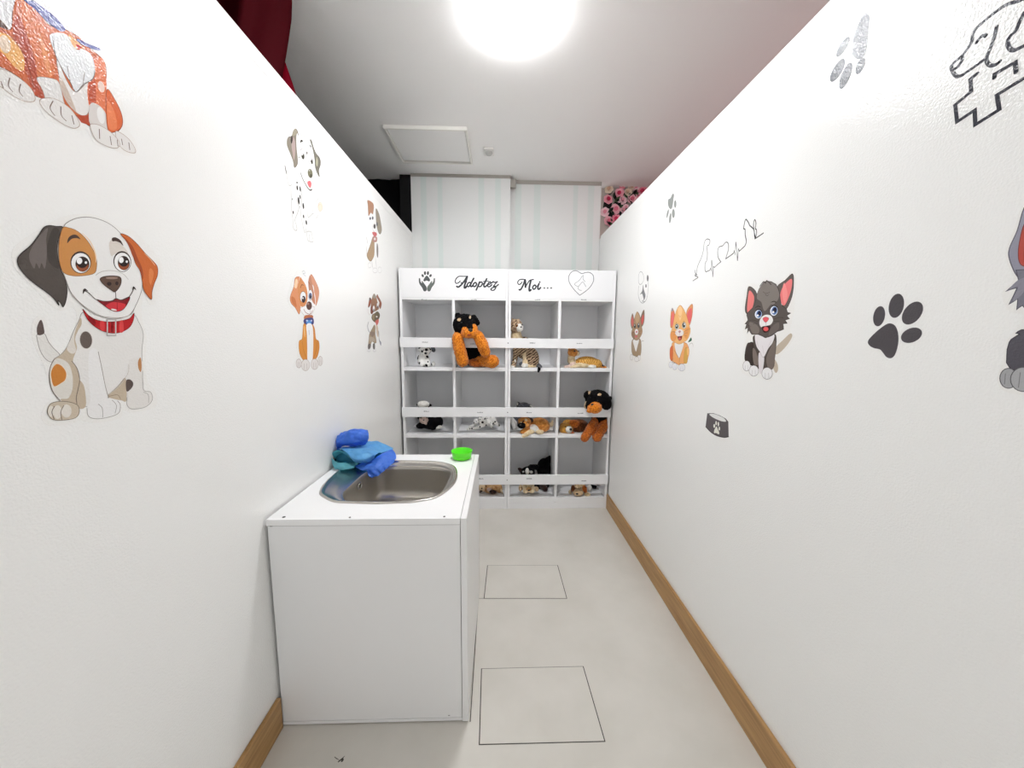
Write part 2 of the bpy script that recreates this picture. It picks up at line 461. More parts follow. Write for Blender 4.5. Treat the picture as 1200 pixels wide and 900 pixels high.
def rings_to(bm, L, close_first=False, close_last=False):
    R = [[bm.verts.new(p) for p in r] for r in L]
    for a, b in zip(R, R[1:]):
        for i in range(len(a)):
            j = (i+1) % len(a); bm.faces.new((a[i], a[j], b[j], b[i]))
    if close_last: bm.faces.new(R[-1])
    return R
def scaled(P, c, s, z): return [Vector((c.x+(p.x-c.x)*s, c.y+(p.y-c.y)*s, CH+z)) for p in P]
def offs(P, d, z):
    Q = inset(P, d); return [Vector((p.x, p.y, CH+z)) for p in Q]
RR = resample(rim, NS, bc); BB = resample(bowl, NS, bc)
bm = bmesh.new()
L = [offs(RR, .0, .0004), offs(RR, .0015, .0042), offs(RR, .006, .0052), offs(RR, .0105, .0044), offs(RR, .0125, .0008)]
low = -.0022
mid = [Vector((r.x*.5+b.x*.5, r.y*.5+b.y*.5, CH+low)) for r, b in zip(offs(RR, .0125, 0), BB)]
L += [[Vector((r.x*.93+b.x*.07, r.y*.93+b.y*.07, CH+low)) for r, b in zip(offs(RR, .0125, 0), BB)], mid, [Vector((p.x, p.y, CH+low)) for p in offs(BB, -.0035, 0)], offs(BB, -.001, low-.0008)]
rings_to(bm, L); obj('rim', bm, M_steel, sk, smooth=True)
bm = bmesh.new()
D = .135
L = [offs(BB, -.001, low-.0008)]
for d, z in ((.001, -.006), (.003, -.02), (.006, -.06), (.009, -D+.035), (.013, -D+.018), (.022, -D+.006), (.036, -D+.001)): L.append(offs(BB, d, z))
L.append(scaled(L[-1], bc, .6, -D-CH*0)); L[-1] = [Vector((p.x, p.y, CH-D-.001)) for p in L[-1]]
L.append([Vector((bc.x+(p.x-bc.x)*.12, bc.y+(p.y-bc.y)*.12, CH-D-.003)) for p in L[-1]])
rings_to(bm, L, close_last=True)
bmesh.ops.solidify(bm, geom=list(bm.faces), thickness=-.0008)
obj('bowl', bm, M_steel2, sk, smooth=True)
bm = bmesh.new(); lathe(bm, [(0, .0035), (.012, .0045), (.03, .003), (.043, .0045), (.045, .001)], (bc.x-.02, bc.y-.03, CH-D-.001), 36)
obj('drain', bm, M_steel, sk, smooth=True)
ov = at(421.5, 566, 0, -.546)                        # overflow ring on the left wall of the bowl
bm = bmesh.new()
for k in range(5): pass
c0 = Vector((-.546, ov.y, min(ov.z, CH-.03))); print('overflow', c0, CH)
pts = [c0 + Vector((0, .016*math.cos(a), .011*math.sin(a))) for a in [2*math.pi*k/20 for k in range(21)]]
tube(bm, pts, .0022, 8, caps=False)
obj('overflow', bm, M_steel, sk, smooth=True)
bm = bmesh.new(); ball(bm, c0+Vector((-.0015, 0, 0)), (.0012, .013, .008)); obj('overflow_hole', bm, M_seam, sk, smooth=True)

# small green bowl at the far right corner of the worktop
gb = at(541, 541.5, 2, CH); GY = 1.597; GX = at(540.8, 541, 1, GY-.02).x
bm = bmesh.new()
lathe(bm, [(0, .0006), (.036, .0006), (.041, .003), (.043, .012), (.0415, .0145), (.0435, .017), (.0475, .034), (.0485, .0365), (.0475, .0375), (.046, .0365), (.0425, .018), (.040, .012), (.034, .0045), (0, .004)], (GX, GY, CH), 48)
tag(obj('plastic_bowl', bm, mat('lime_plastic', (92, 232, 24), rough=.3), smooth=True), 'small lime green plastic bowl on the back corner of the worktop', 'bowl')
# ---------------------------------------------------------------- bookcases
KZ = lambda py: at(595, py, 1, YK).z
KD = .385                                         # depth of the carcass
T = .0175
XS = [(-.693, .0485), (.0505, .791)]              # the two units
TOPZ = KZ(315.4)
Zhead, Ztop = 1.521, 1.508
Z = {'top': (Ztop, Zhead), 's1': (1.021, 1.045), 's2': (.540, .566), 'bot': (.049, .086)}
units = []
for ui, (xa, xb) in enumerate(XS):
    k = empty('bookcase', ((xa+xb)/2, YK+KD/2, 0),
              ['white open bookcase on the left of the pair, headed Adoptez', 'white open bookcase on the right of the pair, headed Moi and a heart'][ui], 'bookcase', 'pair of white toy bookcases')
    units.append(k)
    xd = [-.327, .4065][ui]
    for a, b in ((xa, xa+T), (xb-T, xb)):
        obj('side_panel', bx(a, b, YK, YK+KD, .0004, TOPZ, bev=.001), M_whitebook, k)
    obj('header_panel', bx(xa+T+.0005, xb-T-.0005, YK+.0005, YK+.0165, Zhead+.0008, TOPZ-.0005, bev=.0008), M_whitebook, k)
    obj('divider', bx(xd-.0095, xd+.0095, YK+.0005, YK+KD-.006, .052, Ztop-.0003, bev=.0008), M_whitebook, k)
    obj('top_board', bx(xa+T+.0004, xb-T-.0004, YK+.0005, YK+KD-.006, Ztop, Zhead, bev=.0008), M_whitebook, k)
    obj('top_board', bx(xa+T+.0004, xb-T-.0004, YK+.018, YK+KD-.006, TOPZ-.018, TOPZ-.001, bev=.0008), M_whitebook, k)
    for zn in ('s1', 's2'):
        for a, b in ((xa+T, xd-.0095), (xd+.0095, xb-T)):
            obj('shelf', bx(a+.0004, b-.0004, YK+.001, YK+KD-.006, *Z[zn], bev=.0008), M_whitebook, k)
    for a, b in ((xa+T, xd-.0095), (xd+.0095, xb-T)):
        obj('bottom_board', bx(a+.0004, b-.0004, YK+.001, YK+KD-.006, .049, .086, bev=.0008), M_whitebook, k)
    obj('plinth', bx(xa+T+.0004, xb-T-.0004, YK+.004, YK+.02, .0006, .0482, bev=.0008), M_whitebook, k)
    obj('back_panel', bx(xa+T+.0004, xb-T-.0004, YK+KD-.0055, YK+KD, .002, TOPZ-.002), M_whitebook, k)
# three guard rails screwed across both units
RAILS = [(KZ(407.7), KZ(396.3)), (KZ(488.2), KZ(477.3)), (KZ(567), KZ(556))]
RY = YK-.0165
rails = []
for i, (za, zb) in enumerate(RAILS):
    rl = empty('guard_rail', (.05, YK-.008, za), ['white guard rail across both bookcases at the top row of toys',
               'white guard rail across both bookcases at the middle row of toys', 'white guard rail across both bookcases at the bottom row of toys'][i], 'rail', 'guard rails across the toy bookcases')
    rails.append(rl)
    obj('board', bx(-.694, .789, RY, YK-.0006, za, zb, bev=.001), M_whitebook, rl)
    bm = bmesh.new()
    M = Matrix.Translation((.0495, RY-.0002, (za+zb)/2)) @ Matrix.Rotation(R_(90), 4, 'X')
    bmesh.ops.create_cone(bm, cap_ends=True, segments=16, radius1=.0042, radius2=.0034, depth=.0014, matrix=M)
    obj('screw', bm, mat('grey_screw', (110, 110, 112), rough=.4, metal=.5), rl)
def name_label(px, py, parent, y):
    """a strip of tiny dark lettering, too small to read in the photo"""
    p = at(px, py, 1, y); bm = bmesh.new(); x = p.x-.019
    rnd = random.Random(int(px*7+py))
    while x < p.x+.018:
        h = rnd.choice((.0035, .005, .0065)); w_ = rnd.choice((.002, .003, .0045))
        box(bm, x, x+w_, y-.0007, y-.0001, p.z-.003, p.z-.003+h); x += w_+.0014
    return obj('name_label', bm, mat('label_print', (120, 122, 124), rough=.5), parent)
for px, py in ((497, 349), (555.5, 350), (630, 350.5), (684, 351.3)):
    u_ = units[0] if px < 595 else units[1]
    name_label(px, 351.2, u_, YK+.0004)
for i, row in enumerate((((498, 401), (554.5, 403), (624, 402), (679, 402.3)), ((499.7, 482), (562.5, 483.3), (620, 483.5), (680, 484.3)), ((497, 560), (563.5, 561), (620, 561), (684.5, 563.5)))):
    for px, py in row: name_label(px, py, rails[i], RY)
# ---------------------------------------------------------------- stickers: flat prints of real size laid on the wall they are on
STEP = .000012
class Print:
    """collects flat shapes on a wall plane; colours become materials of one thin sticker mesh"""
    def __init__(s, ax, v, nrm, base=.00025, bumpy=True):
        s.ax, s.v, s.n, s.h = ax, v, Vector(nrm), base
        s.bm = bmesh.new(); s.mats = []; s.idx = {}; s.fr = (0, 0, 1); s.bumpy = bumpy
    def frame(s, ox, oy, sc): s.fr = (ox, oy, sc); return s
    def P(s, x, y):
        ox, oy, sc = s.fr
        return at(ox+x/sc, oy+y/sc, s.ax, s.v)
    def mi(s, c):
        if c not in s.idx:
            nm = 'print_%02x%02x%02x' % c + ('' if s.bumpy else '_flat')
            s.idx[c] = len(s.mats)
            s.mats.append(mat(nm, c, rough=.21, spec=.26, bump=WALLBUMP if s.bumpy else None))
        return s.idx[c]
    def _face(s, pts, c, dh=STEP):
        s.h += dh; o = s.n*s.h; i = s.mi(c)
        vs = [s.bm.verts.new(p+o) for p in pts]
        for t in tessellate_polygon([pts]):
            try: f = s.bm.faces.new([vs[k] for k in t]); f.material_index = i
            except ValueError: pass
    def fill(s, pts, c, smooth=True, line=None, w=1.2, k=5):
        P = [s.P(*p) for p in pts]
        if smooth: P = crom(P, True, k)
        s._face(P, c)
        if line: s.ribbon(P+[P[0]], line, w, closed=True)
        return s
    def ell(s, x, y, rx, ry, c, rot=0, line=None, w=1.0, n=22):
        a0 = R_(rot); pts = []
        for k in range(n):
            a = 2*math.pi*k/n; u, v = rx*math.cos(a), ry*math.sin(a)
            pts.append(s.P(x+u*math.cos(a0)-v*math.sin(a0), y+u*math.sin(a0)+v*math.cos(a0)))
        s._face(pts, c)
        if line: s.ribbon(pts+[pts[0]], line, w, closed=True)
        return s
    def ring(s, x, y, rx, ry, line, w=1.0, rot=0, n=20):
        a0 = R_(rot); pts = []
        for k in range(n+1):
            a = 2*math.pi*k/n; u, v = rx*math.cos(a), ry*math.sin(a)
            pts.append(s.P(x+u*math.cos(a0)-v*math.sin(a0), y+u*math.sin(a0)+v*math.cos(a0)))
        s.ribbon(pts, line, w, closed=True); return s
    def line(s, pts, c, w=1.2, smooth=True, k=5, taper=False):
        P = [s.P(*p) for p in pts]
        if smooth: P = crom(P, False, k)
        s.ribbon(P, c, w, taper=taper); return s
    def ribbon(s, P, c, w, closed=False, taper=False):
        s.h += STEP; o = s.n*s.h; i = s.mi(c); n = len(P); w = w/2000.0
        L = []; 
        for k in range(n):
            a = P[k-1] if k > 0 else (P[-2] if closed else P[0]); b = P[k+1] if k < n-1 else (P[1] if closed else P[-1])
            d1 = (P[k]-a); d2 = (b-P[k])
            d1 = d1.normalized() if d1.length > 1e-9 else d2.normalized(); d2 = d2.normalized() if d2.length > 1e-9 else d1
            t = d1+d2
            if t.length < .3: t = d2
            t.normalize(); sd = t.cross(s.n); ww = w/max(.5, abs(t.dot(d2)))
            if taper: ww *= (.35+.65*math.sin(math.pi*(k+.3)/(n-.4)))
            L.append((s.bm.verts.new(P[k]+sd*ww+o), s.bm.verts.new(P[k]-sd*ww+o)))
        for a, b in zip(L, L[1:]):
            try: f = s.bm.faces.new((a[0], b[0], b[1], a[1])); f.material_index = i
            except ValueError: pass
        if not closed:                       # round ends
            for e, q in ((L[0], P[0]), (L[-1], P[-1])):
                r = (e[0].co-e[1].co).length/2
                if r < .0012: continue
                c0 = s.bm.verts.new(q+o); u = (e[0].co-q-o); v = u.cross(s.n)
                rg = [s.bm.verts.new(q+o+u*math.cos(2*math.pi*j/10)+v*math.sin(2*math.pi*j/10)) for j in range(10)]
                f = s.bm.faces.new(rg); f.material_index = i; s.bm.verts.remove(c0)
    def back(s, pts, c=(243, 242, 239), t=.00025, smooth=True):
        """the die-cut white sheet the picture is printed on"""
        P = [s.P(*p) for p in pts]
        if smooth: P = crom(P, True, 4)
        ngon_prism(s.bm, [p+s.n*.0001 for p in P], s.n*(s.h-.0001), s.mi(c)); return s
    def done(s, name, label=None, cat=None, group=None, parent=None):
        me = bpy.data.meshes.new(name)
        s.bm.normal_update()
        for f in s.bm.faces:
            if f.normal.dot(s.n) < -.5 and abs((f.calc_center_median()-s.n*s.v*s.n[s.ax]).dot(s.n)) > 0 : pass
        s.bm.to_mesh(me); s.bm.free()
        for m in s.mats: me.materials.append(m)
        o = link_mesh(name, me, parent)
        if label: tag(o, label, cat, group)
        return o
GL = 'puppy stickers on the left wall'; GR = 'kitten stickers on the right wall'; GP = 'paw print stickers on the right wall'
left = lambda: Print(0, XL, (1, 0, 0))
right = lambda: Print(0, XR, (-1, 0, 0))
DK = (60, 52, 48); LG = (165, 160, 155); WH = (240, 239, 236)

# --- large tricolour puppy
d = left().frame(0, 240, 3.332)
d.back([(45,200),(60,160),(130,110),(200,70),(250,45),(330,35),(400,50),(470,90),(520,100),(590,170),(632,230),(630,300),(605,385),(580,385),(560,350),(552,420),(560,470),(572,520),(568,600),(575,690),(602,720),(614,760),(600,792),(520,812),(480,802),(470,832),(380,852),(310,842),(290,852),(230,862),(190,862),(160,832),(178,780),(212,745),(186,690),(172,630),(138,560),(122,500),(128,455),(155,432),(182,460),(203,540),(235,575),(268,540),(298,450),(285,402),(240,414),(200,394),(120,315),(60,252)])
d.frame(30, 360, 6.43)
d.fill([(85,205),(90,260),(110,330),(150,390),(200,412),(255,362),(210,310),(170,260),(140,200)], (232,230,226), line=LG, w=1)
d.fill([(112,95),(95,120),(82,165),(92,210),(138,198),(135,150),(125,110)], (96,82,78))
d.fill([(430,40),(400,100),(360,180),(310,300),(260,360),(215,390),(185,450),(175,530),(190,610),(230,680),(270,715),(390,760),(450,750),(560,755),(620,680),(700,690),(760,700),(860,640),(885,620),(880,500),(875,330),(885,200),(850,110),(815,60),(750,110),(600,120),(500,90)], (235,233,230), line=LG, w=1.1)
TAN = (200,184,162)
d.fill([(415,80),(390,130),(350,220),(300,320),(255,365),(215,395),(270,392),(325,430),(352,520),(348,620),(320,685),(262,692),(290,718),(390,742),(402,690),(392,620),(402,540),(390,470),(355,405),(385,310),(372,240),(392,180),(420,130)], TAN)
d.fill([(390,130),(350,220),(310,310),(345,350),(378,330),(365,260),(370,190)], (226,220,212))
d.fill([(392,600),(402,550),(440,600),(452,745),(392,752)], TAN)
d.fill([(748,530),(690,600),(618,668),(660,690),(720,702),(756,706),(758,600)], TAN)
d.line([(745,535),(690,600),(620,668),(690,660),(715,695)], (150,135,118), .9)
d.fill([(240,385),(190,440),(178,530),(205,630),(262,685),(320,682),(350,620),(352,520),(320,425)], (226,222,214))
d.fill([(225,428),(270,440),(305,490),(300,545),(265,575),(212,598),(190,540),(190,480)], (206,132,58), line=(240,225,205), w=1)
d.line([(345,405),(385,460),(405,540),(395,610),(380,680),(385,730)], (120,108,98), 1)
d.line([(215,390),(185,450),(178,530),(200,630),(260,705)], (120,108,98), 1)
d.ell(453, 247, 48, 67, (104,92,86), -5, line=(225,220,214))
d.fill([(480,330),(470,450),(475,560),(485,700),(460,760),(480,830),(580,836),(690,800),(712,740),(690,700),(620,690),(600,600),(570,460),(535,320)], (240,239,238))
d.line([(545,335),(570,450),(600,600),(625,685)], (150,140,130), 1)
d.line([(460,760),(475,825),(560,840),(690,805),(712,740),(690,705)], LG, 1)
d.line([(545,730),(575,760),(580,830)], LG, .9); d.line([(650,700),(682,740),(672,800)], LG, .9)
d.fill([(780,400),(762,560),(765,690),(765,740),(800,765),(900,750),(950,700),(945,640),(890,615),(882,480),(870,400)], (232,229,225))
d.line([(880,480),(885,620),(940,640),(952,700),(900,752),(800,767),(762,735),(762,680)], LG, 1); d.line([(885,640),(922,660),(925,720)], LG, .9)
d.fill([(755,555),(785,545),(808,570),(800,605),(760,635)], (98,85,80))
d.fill([(864,380),(845,410),(848,460),(866,488),(872,440)], (190,135,88))
d.line([(775,430),(768,500),(700,595),(620,660)], (205,198,190), 1)
d.fill([(165,760),(190,725),(250,710),(330,715),(390,740),(402,790),(370,835),(270,852),(200,845),(165,805)], (206,192,172), line=(130,120,108), w=1)
d.ell(190,785,24,42,(228,222,212)); d.ell(238,790,32,52,(230,224,215)); d.ell(305,782,38,50,(230,224,215))
d.line([(215,745),(195,790),(212,845)], (120,108,98), 1); d.line([(285,740),(262,790),(270,848)], (120,108,98), 1)
d.fill([(428,15),(470,60),(530,95),(610,110),(700,105),(780,85),(815,45),(805,110),(770,160),(700,192),(620,192),(540,160),(470,100)], (190,30,36), line=(110,20,24), w=1)
d.fill([(470,65),(520,95),(520,140),(480,105)], (140,18,26)); d.fill([(640,112),(660,110),(660,188),(638,188)], (135,16,24), smooth=False)
d.fill([(705,110),(730,105),(735,180),(705,186)], (222,70,70)); d.fill([(560,108),(590,114),(590,178),(560,165)], (216,60,62))
d.line([(612,92),(612,212),(676,212),(676,90),(612,92)], (205,203,200), 2.2, smooth=False); d.line([(608,88),(608,216),(681,216)], (130,126,122), .6, smooth=False)
d.frame(10, 245, 6.316)
d.fill([(405,130),(430,100),(500,68),(590,60),(680,80),(760,120),(830,185),(880,260),(930,370),(975,470),(988,560),(970,640),(935,720),(900,780),(800,812),(700,802),(600,757),(530,700),(460,620),(420,520),(385,420),(370,300),(385,190)], (241,240,238), line=(150,145,140), w=1.1)
d.fill([(400,135),(350,128),(295,122),(255,140),(215,200),(160,270),(90,330),(62,375),(75,430),(130,500),(200,560),(270,610),(330,660),(368,712),(362,678),(385,700),(400,724),(420,680),(430,600),(415,520),(385,450),(365,380),(355,290),(370,200)], (84,76,71), line=(48,42,40), w=1.2, k=4)
d.fill([(285,140),(225,200),(160,300),(150,370),(185,440),(200,400),(225,440),(240,400),(265,440),(280,330),(275,220)], (114,105,101))
d.fill([(330,140),(300,200),(280,300),(300,400),(370,440),(350,350),(350,250),(372,160)], (68,62,57))
d.fill([(398,140),(440,138),(500,160),(560,210),(610,280),(645,360),(648,430),(630,475),(560,492),(480,495),(410,475),(380,420),(368,330),(372,230)], (206,142,78), line=(140,95,55), w=.8)
d.line([(540,178),(600,240),(640,335),(643,395)], (240,210,175), 2, taper=True)
d.fill([(430,252),(438,215),(465,192),(500,192),(528,222),(500,215),(465,220),(445,238)], (70,54,48))
def eye(d, x, y, rx, ry, rot=-8):
    d.ell(x, y, rx*1.1, ry*1.08, (60,48,44), rot); d.ell(x+1, y+4, rx, ry*.96, (246,246,245), rot)
    ix, iy, a, b = x+rx*.18, y+ry*.16, rx*.74, ry*.74
    d.ell(ix, iy, a, b, (58,38,32), rot); d.ell(ix, iy+b*.28, a*.84, b*.66, (150,78,46), rot); d.ell(ix, iy-b*.18, a*.8, b*.68, (42,30,28), rot)
    d.ell(ix-a*.42, iy-b*.42, a*.4, b*.42, (252,252,252)); d.ell(ix+a*.5, iy-b*.2, a*.18, b*.17, (250,250,250))
eye(d, 530, 395, 70, 77, -10)
d.fill([(740,260),(770,225),(840,270),(885,335),(830,312),(780,335),(755,345)], (222,214,206))
eye(d, 838, 388, 60, 72, -8)
d.fill([(762,215),(790,210),(825,232),(845,272),(820,250),(790,238),(765,238)], (70,54,48))
d.fill([(825,185),(880,200),(940,250),(1010,330),(1070,390),(1098,430),(1098,490),(1075,550),(1058,610),(1054,668),(1020,635),(995,590),(985,530),(970,460),(935,400),(910,320),(880,250)], (206,108,54), line=(130,60,32), w=1.2)
d.fill([(835,195),(880,260),(915,350),(960,430),(992,520),(985,440),(950,360),(910,270)], (165,76,42))
d.fill([(1040,440),(1070,470),(1050,560),(1035,520)], (222,130,74))
d.line([(1000,325),(1045,370),(1080,418)], (240,190,150), 1.6, taper=True)
d.line([(640,490),(680,465),(740,455),(800,462),(850,485),(882,522)], (188,182,176), .9)
d.fill([(672,520),(700,500),(760,494),(815,500),(830,525),(820,570),(785,612),(755,600),(700,560)], (96,73,61), line=(58,42,38), w=1)
d.ell(760,510,45,9,(152,126,112)); d.ell(740,553,17,14,(50,36,34)); d.ell(797,550,12,14,(50,36,34))
d.line([(787,612),(790,662)], (80,66,60), 1.1)
d.fill([(648,670),(700,682),(760,680),(790,665),(830,672),(892,650),(875,700),(840,745),(790,758),(740,740),(690,705)], (138,26,34), line=(84,30,30), w=1)
d.fill([(715,715),(760,690),(800,690),(850,700),(862,715),(835,745),(790,756),(745,740)], (216,52,62)); d.line([(798,688),(800,745)], (150,30,40), 1)
d.ell(775,745,22,6,(244,240,238),12)
d.line([(550,602),(590,622),(640,668),(700,682),(760,679),(790,662),(830,673),(880,655),(912,612),(922,578)], (78,62,58), 1.3)
d.fill([(545,628),(546,598),(562,588),(584,610),(566,604),(556,612)], (62,50,48)); d.fill([(912,600),(918,572),(935,588),(938,600),(925,590)], (62,50,48))
d.line([(455,620),(520,690),(600,750),(680,790),(790,805),(880,790),(930,730)], (170,160,152), 1)
d.done('puppy_picture_sticker', 'largest puppy sticker, white with dark and orange ears and a red collar', 'sticker', GL)

# --- orange puppy at the top edge of the photo
d = left().frame(0, 0, 4.735)
d.back([(-60,-60),(160,-60),(350,120),(560,250),(600,380),(604,480),(664,540),(694,640),(694,700),(752,780),(757,850),(700,864),(620,824),(530,804),(480,724),(430,724),(330,694),(250,654),(206,584),(130,574),(40,534),(-60,474)])
d.fill([(0,-40),(90,-40),(60,130),(20,120),(-40,60)], (226,226,229))
d.fill([(-45,70),(0,108),(46,165),(0,165),(-45,140)], (92,62,50))
d.fill([(100,-40),(70,60),(60,160),(0,150),(-50,140),(-50,330),(0,370),(60,400),(130,450),(180,520),(240,547),(330,560),(420,640),(500,702),(560,700),(610,725),(650,730),(678,690),(665,620),(630,550),(585,500),(590,400),(570,330),(500,270),(430,200),(330,150),(260,130),(150,-40)], (206,104,58), line=(120,55,35), w=1)
d.fill([(95,80),(150,200),(190,330),(210,440),(245,545),(190,520),(150,420),(110,300),(70,180)], (182,76,46))
d.fill([(120,-20),(200,100),(262,180),(300,330),(300,420),(215,430),(190,300),(130,130)], (220,118,66))
d.fill([(215,180),(245,250),(285,400),(270,420),(240,330)], (236,150,92))
d.fill([(0,180),(50,200),(110,270),(135,340),(125,392),(80,372),(20,300),(-50,250),(-50,180)], (240,176,98)); d.ell(26,245,30,52,(232,208,184),-15)
d.line([(-50,150),(10,165),(70,215),(130,300),(165,400),(185,480)], (150,66,42), 1.4)
d.fill([(205,430),(300,440),(330,470),(352,560),(362,602),(270,580),(235,500)], (230,228,226), line=(180,165,155), w=.7)
d.fill([(315,330),(330,440),(360,550),(420,622),(470,642),(495,600),(490,460),(420,510),(370,450)], (234,230,227), line=(150,130,118), w=.9)
d.fill([(325,440),(360,550),(420,622),(400,560),(350,450)], (205,186,172))
d.fill([(420,640),(495,640),(498,697),(450,680)], (184,72,42), smooth=False)
d.fill([(515,330),(560,320),(585,370),(590,500),(590,640),(500,600),(485,470),(525,420)], (228,122,78))
d.fill([(490,460),(525,430),(528,590),(498,590)], (192,82,48))
d.ell(560,482,18,32,(240,208,192),-15)
d.fill([(498,580),(540,580),(580,620),(597,680),(592,722),(500,692)], (222,216,212)); d.ell(558,640,20,48,(240,238,236),-12)
d.fill([(590,500),(640,560),(675,640),(675,700),(640,730),(595,712)], (222,106,58), line=(140,64,40), w=1)
d.fill([(596,560),(640,640),(645,715),(600,705)], (236,132,84))
d.fill([(290,185),(275,210),(300,290),(340,380),(385,450),(420,510),(460,470),(510,440),(525,390),(515,330),(490,290),(420,250),(360,190)], (228,230,232))
d.line([(290,200),(305,300),(345,385),(388,455),(420,510),(460,470),(512,438),(526,388)], (120,112,108), 1.3)
d.line([(372,365),(380,420),(388,450)], (150,140,134), 1.2); d.line([(468,400),(462,440),(458,470)], (150,140,134), 1.2)
d.fill([(150,-20),(220,30),(300,90),(360,160),(330,172),(260,120),(190,50),(130,0)], (84,92,160)); d.line([(175,0),(250,70),(330,150)], (190,196,226), 2.5)
d.fill([(430,215),(480,240),(552,268),(540,280),(470,255),(425,235)], (84,92,160))
d.fill([(378,190),(412,215),(455,258),(432,277),(400,250)], (228,160,84)); d.fill([(420,245),(452,258),(432,276)], (204,60,54))
def paw3(d, pts, toes, c=(234,231,228), ln=(120,100,90)):
    d.fill(pts, c, line=(185,165,152), w=.9)
    n = len(pts)
    for t in toes: d.line(t, ln, 1.3)
paw3(d, [(-40,380),(40,395),(100,430),(160,480),(190,530),(185,562),(130,560),(60,525),(0,480),(-40,460)], [[(52,432),(44,475),(70,512)],[(112,465),(104,505),(126,537)],[(2,450),(15,490)]])
paw3(d, [(222,552),(290,545),(360,580),(410,630),(440,690),(410,712),(350,690),(280,642),(230,592)], [[(292,560),(275,600),(302,642)],[(335,590),(338,640),(366,672)],[(396,640),(408,690)]])
paw3(d, [(640,728),(700,760),(740,810),(748,847),(700,840),(655,800)], [[(672,770),(678,805)],[(712,790),(718,832)]])
paw3(d, [(497,698),(520,688),(560,700),(620,740),(660,790),(650,820),(600,815),(530,775)], [[(548,715),(550,770)],[(608,755),(616,805)],[(648,775),(652,812)]])
d.done('puppy_picture_sticker', 'orange and white puppy sticker with blue collar cut by the top edge of the photo', 'sticker', GL)

# --- spotted puppy waving a paw
d = left().frame(325, 145, 12.85)
LGR = (172,170,166)
d.back([(275,60),(225,110),(140,190),(128,330),(180,480),(90,600),(110,800),(150,960),(170,1000),(160,1300),(150,1560),(240,1590),(290,1500),(330,1640),(420,1780),(520,1740),(500,1500),(560,1420),(690,1340),(700,1200),(640,1160),(560,1300),(530,1050),(660,830),(670,600),(560,280),(400,150),(330,120)], (243,243,241))
d.fill([(270,75),(235,120),(215,185),(165,205),(145,260),(150,340),(190,440),(235,560),(250,650),(275,650),(305,590),(300,480),(285,330),(285,180),(300,140),(318,182),(305,110)], (140,132,119), line=(92,86,76), w=1.6)
d.fill([(228,200),(212,330),(230,450),(250,545),(268,430),(262,260)], (178,158,153)); d.fill([(215,180),(198,250),(215,300),(232,220)], (68,61,57))
d.fill([(270,75),(235,120),(225,185),(270,170),(300,130)], (158,150,132))
d.fill([(490,245),(515,250),(540,340),(580,440),(640,520),(650,610),(625,700),(635,800),(600,750),(570,660),(560,540),(540,420),(510,310)], (116,112,102), line=(84,80,72), w=1.6)
d.fill([(590,500),(612,560),(602,645),(580,600)], (168,168,144))
d.line([(305,150),(380,180),(450,205),(495,245)], LGR, 1.6); d.line([(310,600),(330,680),(350,745)], LGR, 1.4)
d.fill([(340,295),(348,252),(365,240),(388,268),(368,272),(352,285)], (50,44,42)); d.fill([(485,330),(498,322),(512,360),(500,352)], (50,44,42))
d.ell(325,505,7,10,(90,85,80)); d.ell(445,440,9,24,(90,85,80))
for x, y, rx, ry in ((372,440,34,58), (505,515,24,58)):
    d.ell(x, y, rx, ry, (246,246,246), -6, line=(110,104,100), w=1.4); d.ell(x+12, y+50, rx*.65, ry*.8, (70,66,56), -8); d.ell(x+4, y+22, rx*.3, ry*.25, (250,250,250))
d.line([(400,570),(402,680)], LGR, 1.2)
d.ell(494, 748, 36, 68, (122,119,96), -8, line=(80,76,66), w=1.4); d.ell(505,785,16,28,(80,76,62)); d.ell(480,700,14,18,(172,170,158))
d.line([(350,745),(375,820),(410,890),(450,960),(490,1000),(518,990)], (92,88,84), 4.5)
d.fill([(450,880),(490,860),(512,905),(495,965),(465,935)], (232,116,120)); d.line([(430,830),(455,880)], (150,140,136), 1.5)
d.line([(110,620),(125,700),(140,765)], (92,88,80), 5, taper=True); d.line([(140,780),(150,850),(175,930),(215,920)], LGR, 1.5)
d.frame(325, 205, 10.58)
for x, y, rx, ry in [(242,95,8,13),(245,160,9,30),(282,175,8,34),(280,275,7,26),(262,320,11,46),(320,385,9,38),(195,465,7,20),(323,515,7,22),(357,590,9,30),(183,300,4,12)]:
    d.ell(x, y, rx, ry, (64,60,58), -6)
for p in ([(165,155),(170,300),(172,430),(190,560),(190,640),(215,685),(240,680),(232,620),(215,560),(245,480)], [(245,480),(280,390),(292,520),(330,690),(345,715),(350,660)], [(300,200),(300,390)], [(365,330),(368,430),(380,525),(440,480),(480,532),(512,480)], [(430,200),(430,350),(440,480)], [(362,700),(372,800),(400,825),(442,825),(430,760),(415,705),(362,700)], [(395,735),(398,815)], [(470,340),(500,300),(515,290)], [(225,240),(240,340),(270,395)]):
    d.line(p, (180,178,175), 1.8)
d.ell(530, 395, 28, 56, (240,218,200), 0, line=(222,190,168), w=1.8); d.line([(505,380),(530,365),(552,395)], (222,190,168), 1.4)
d.done('puppy_picture_sticker', 'white puppy sticker with black spots, grey ears and a raised paw', 'sticker', GL)

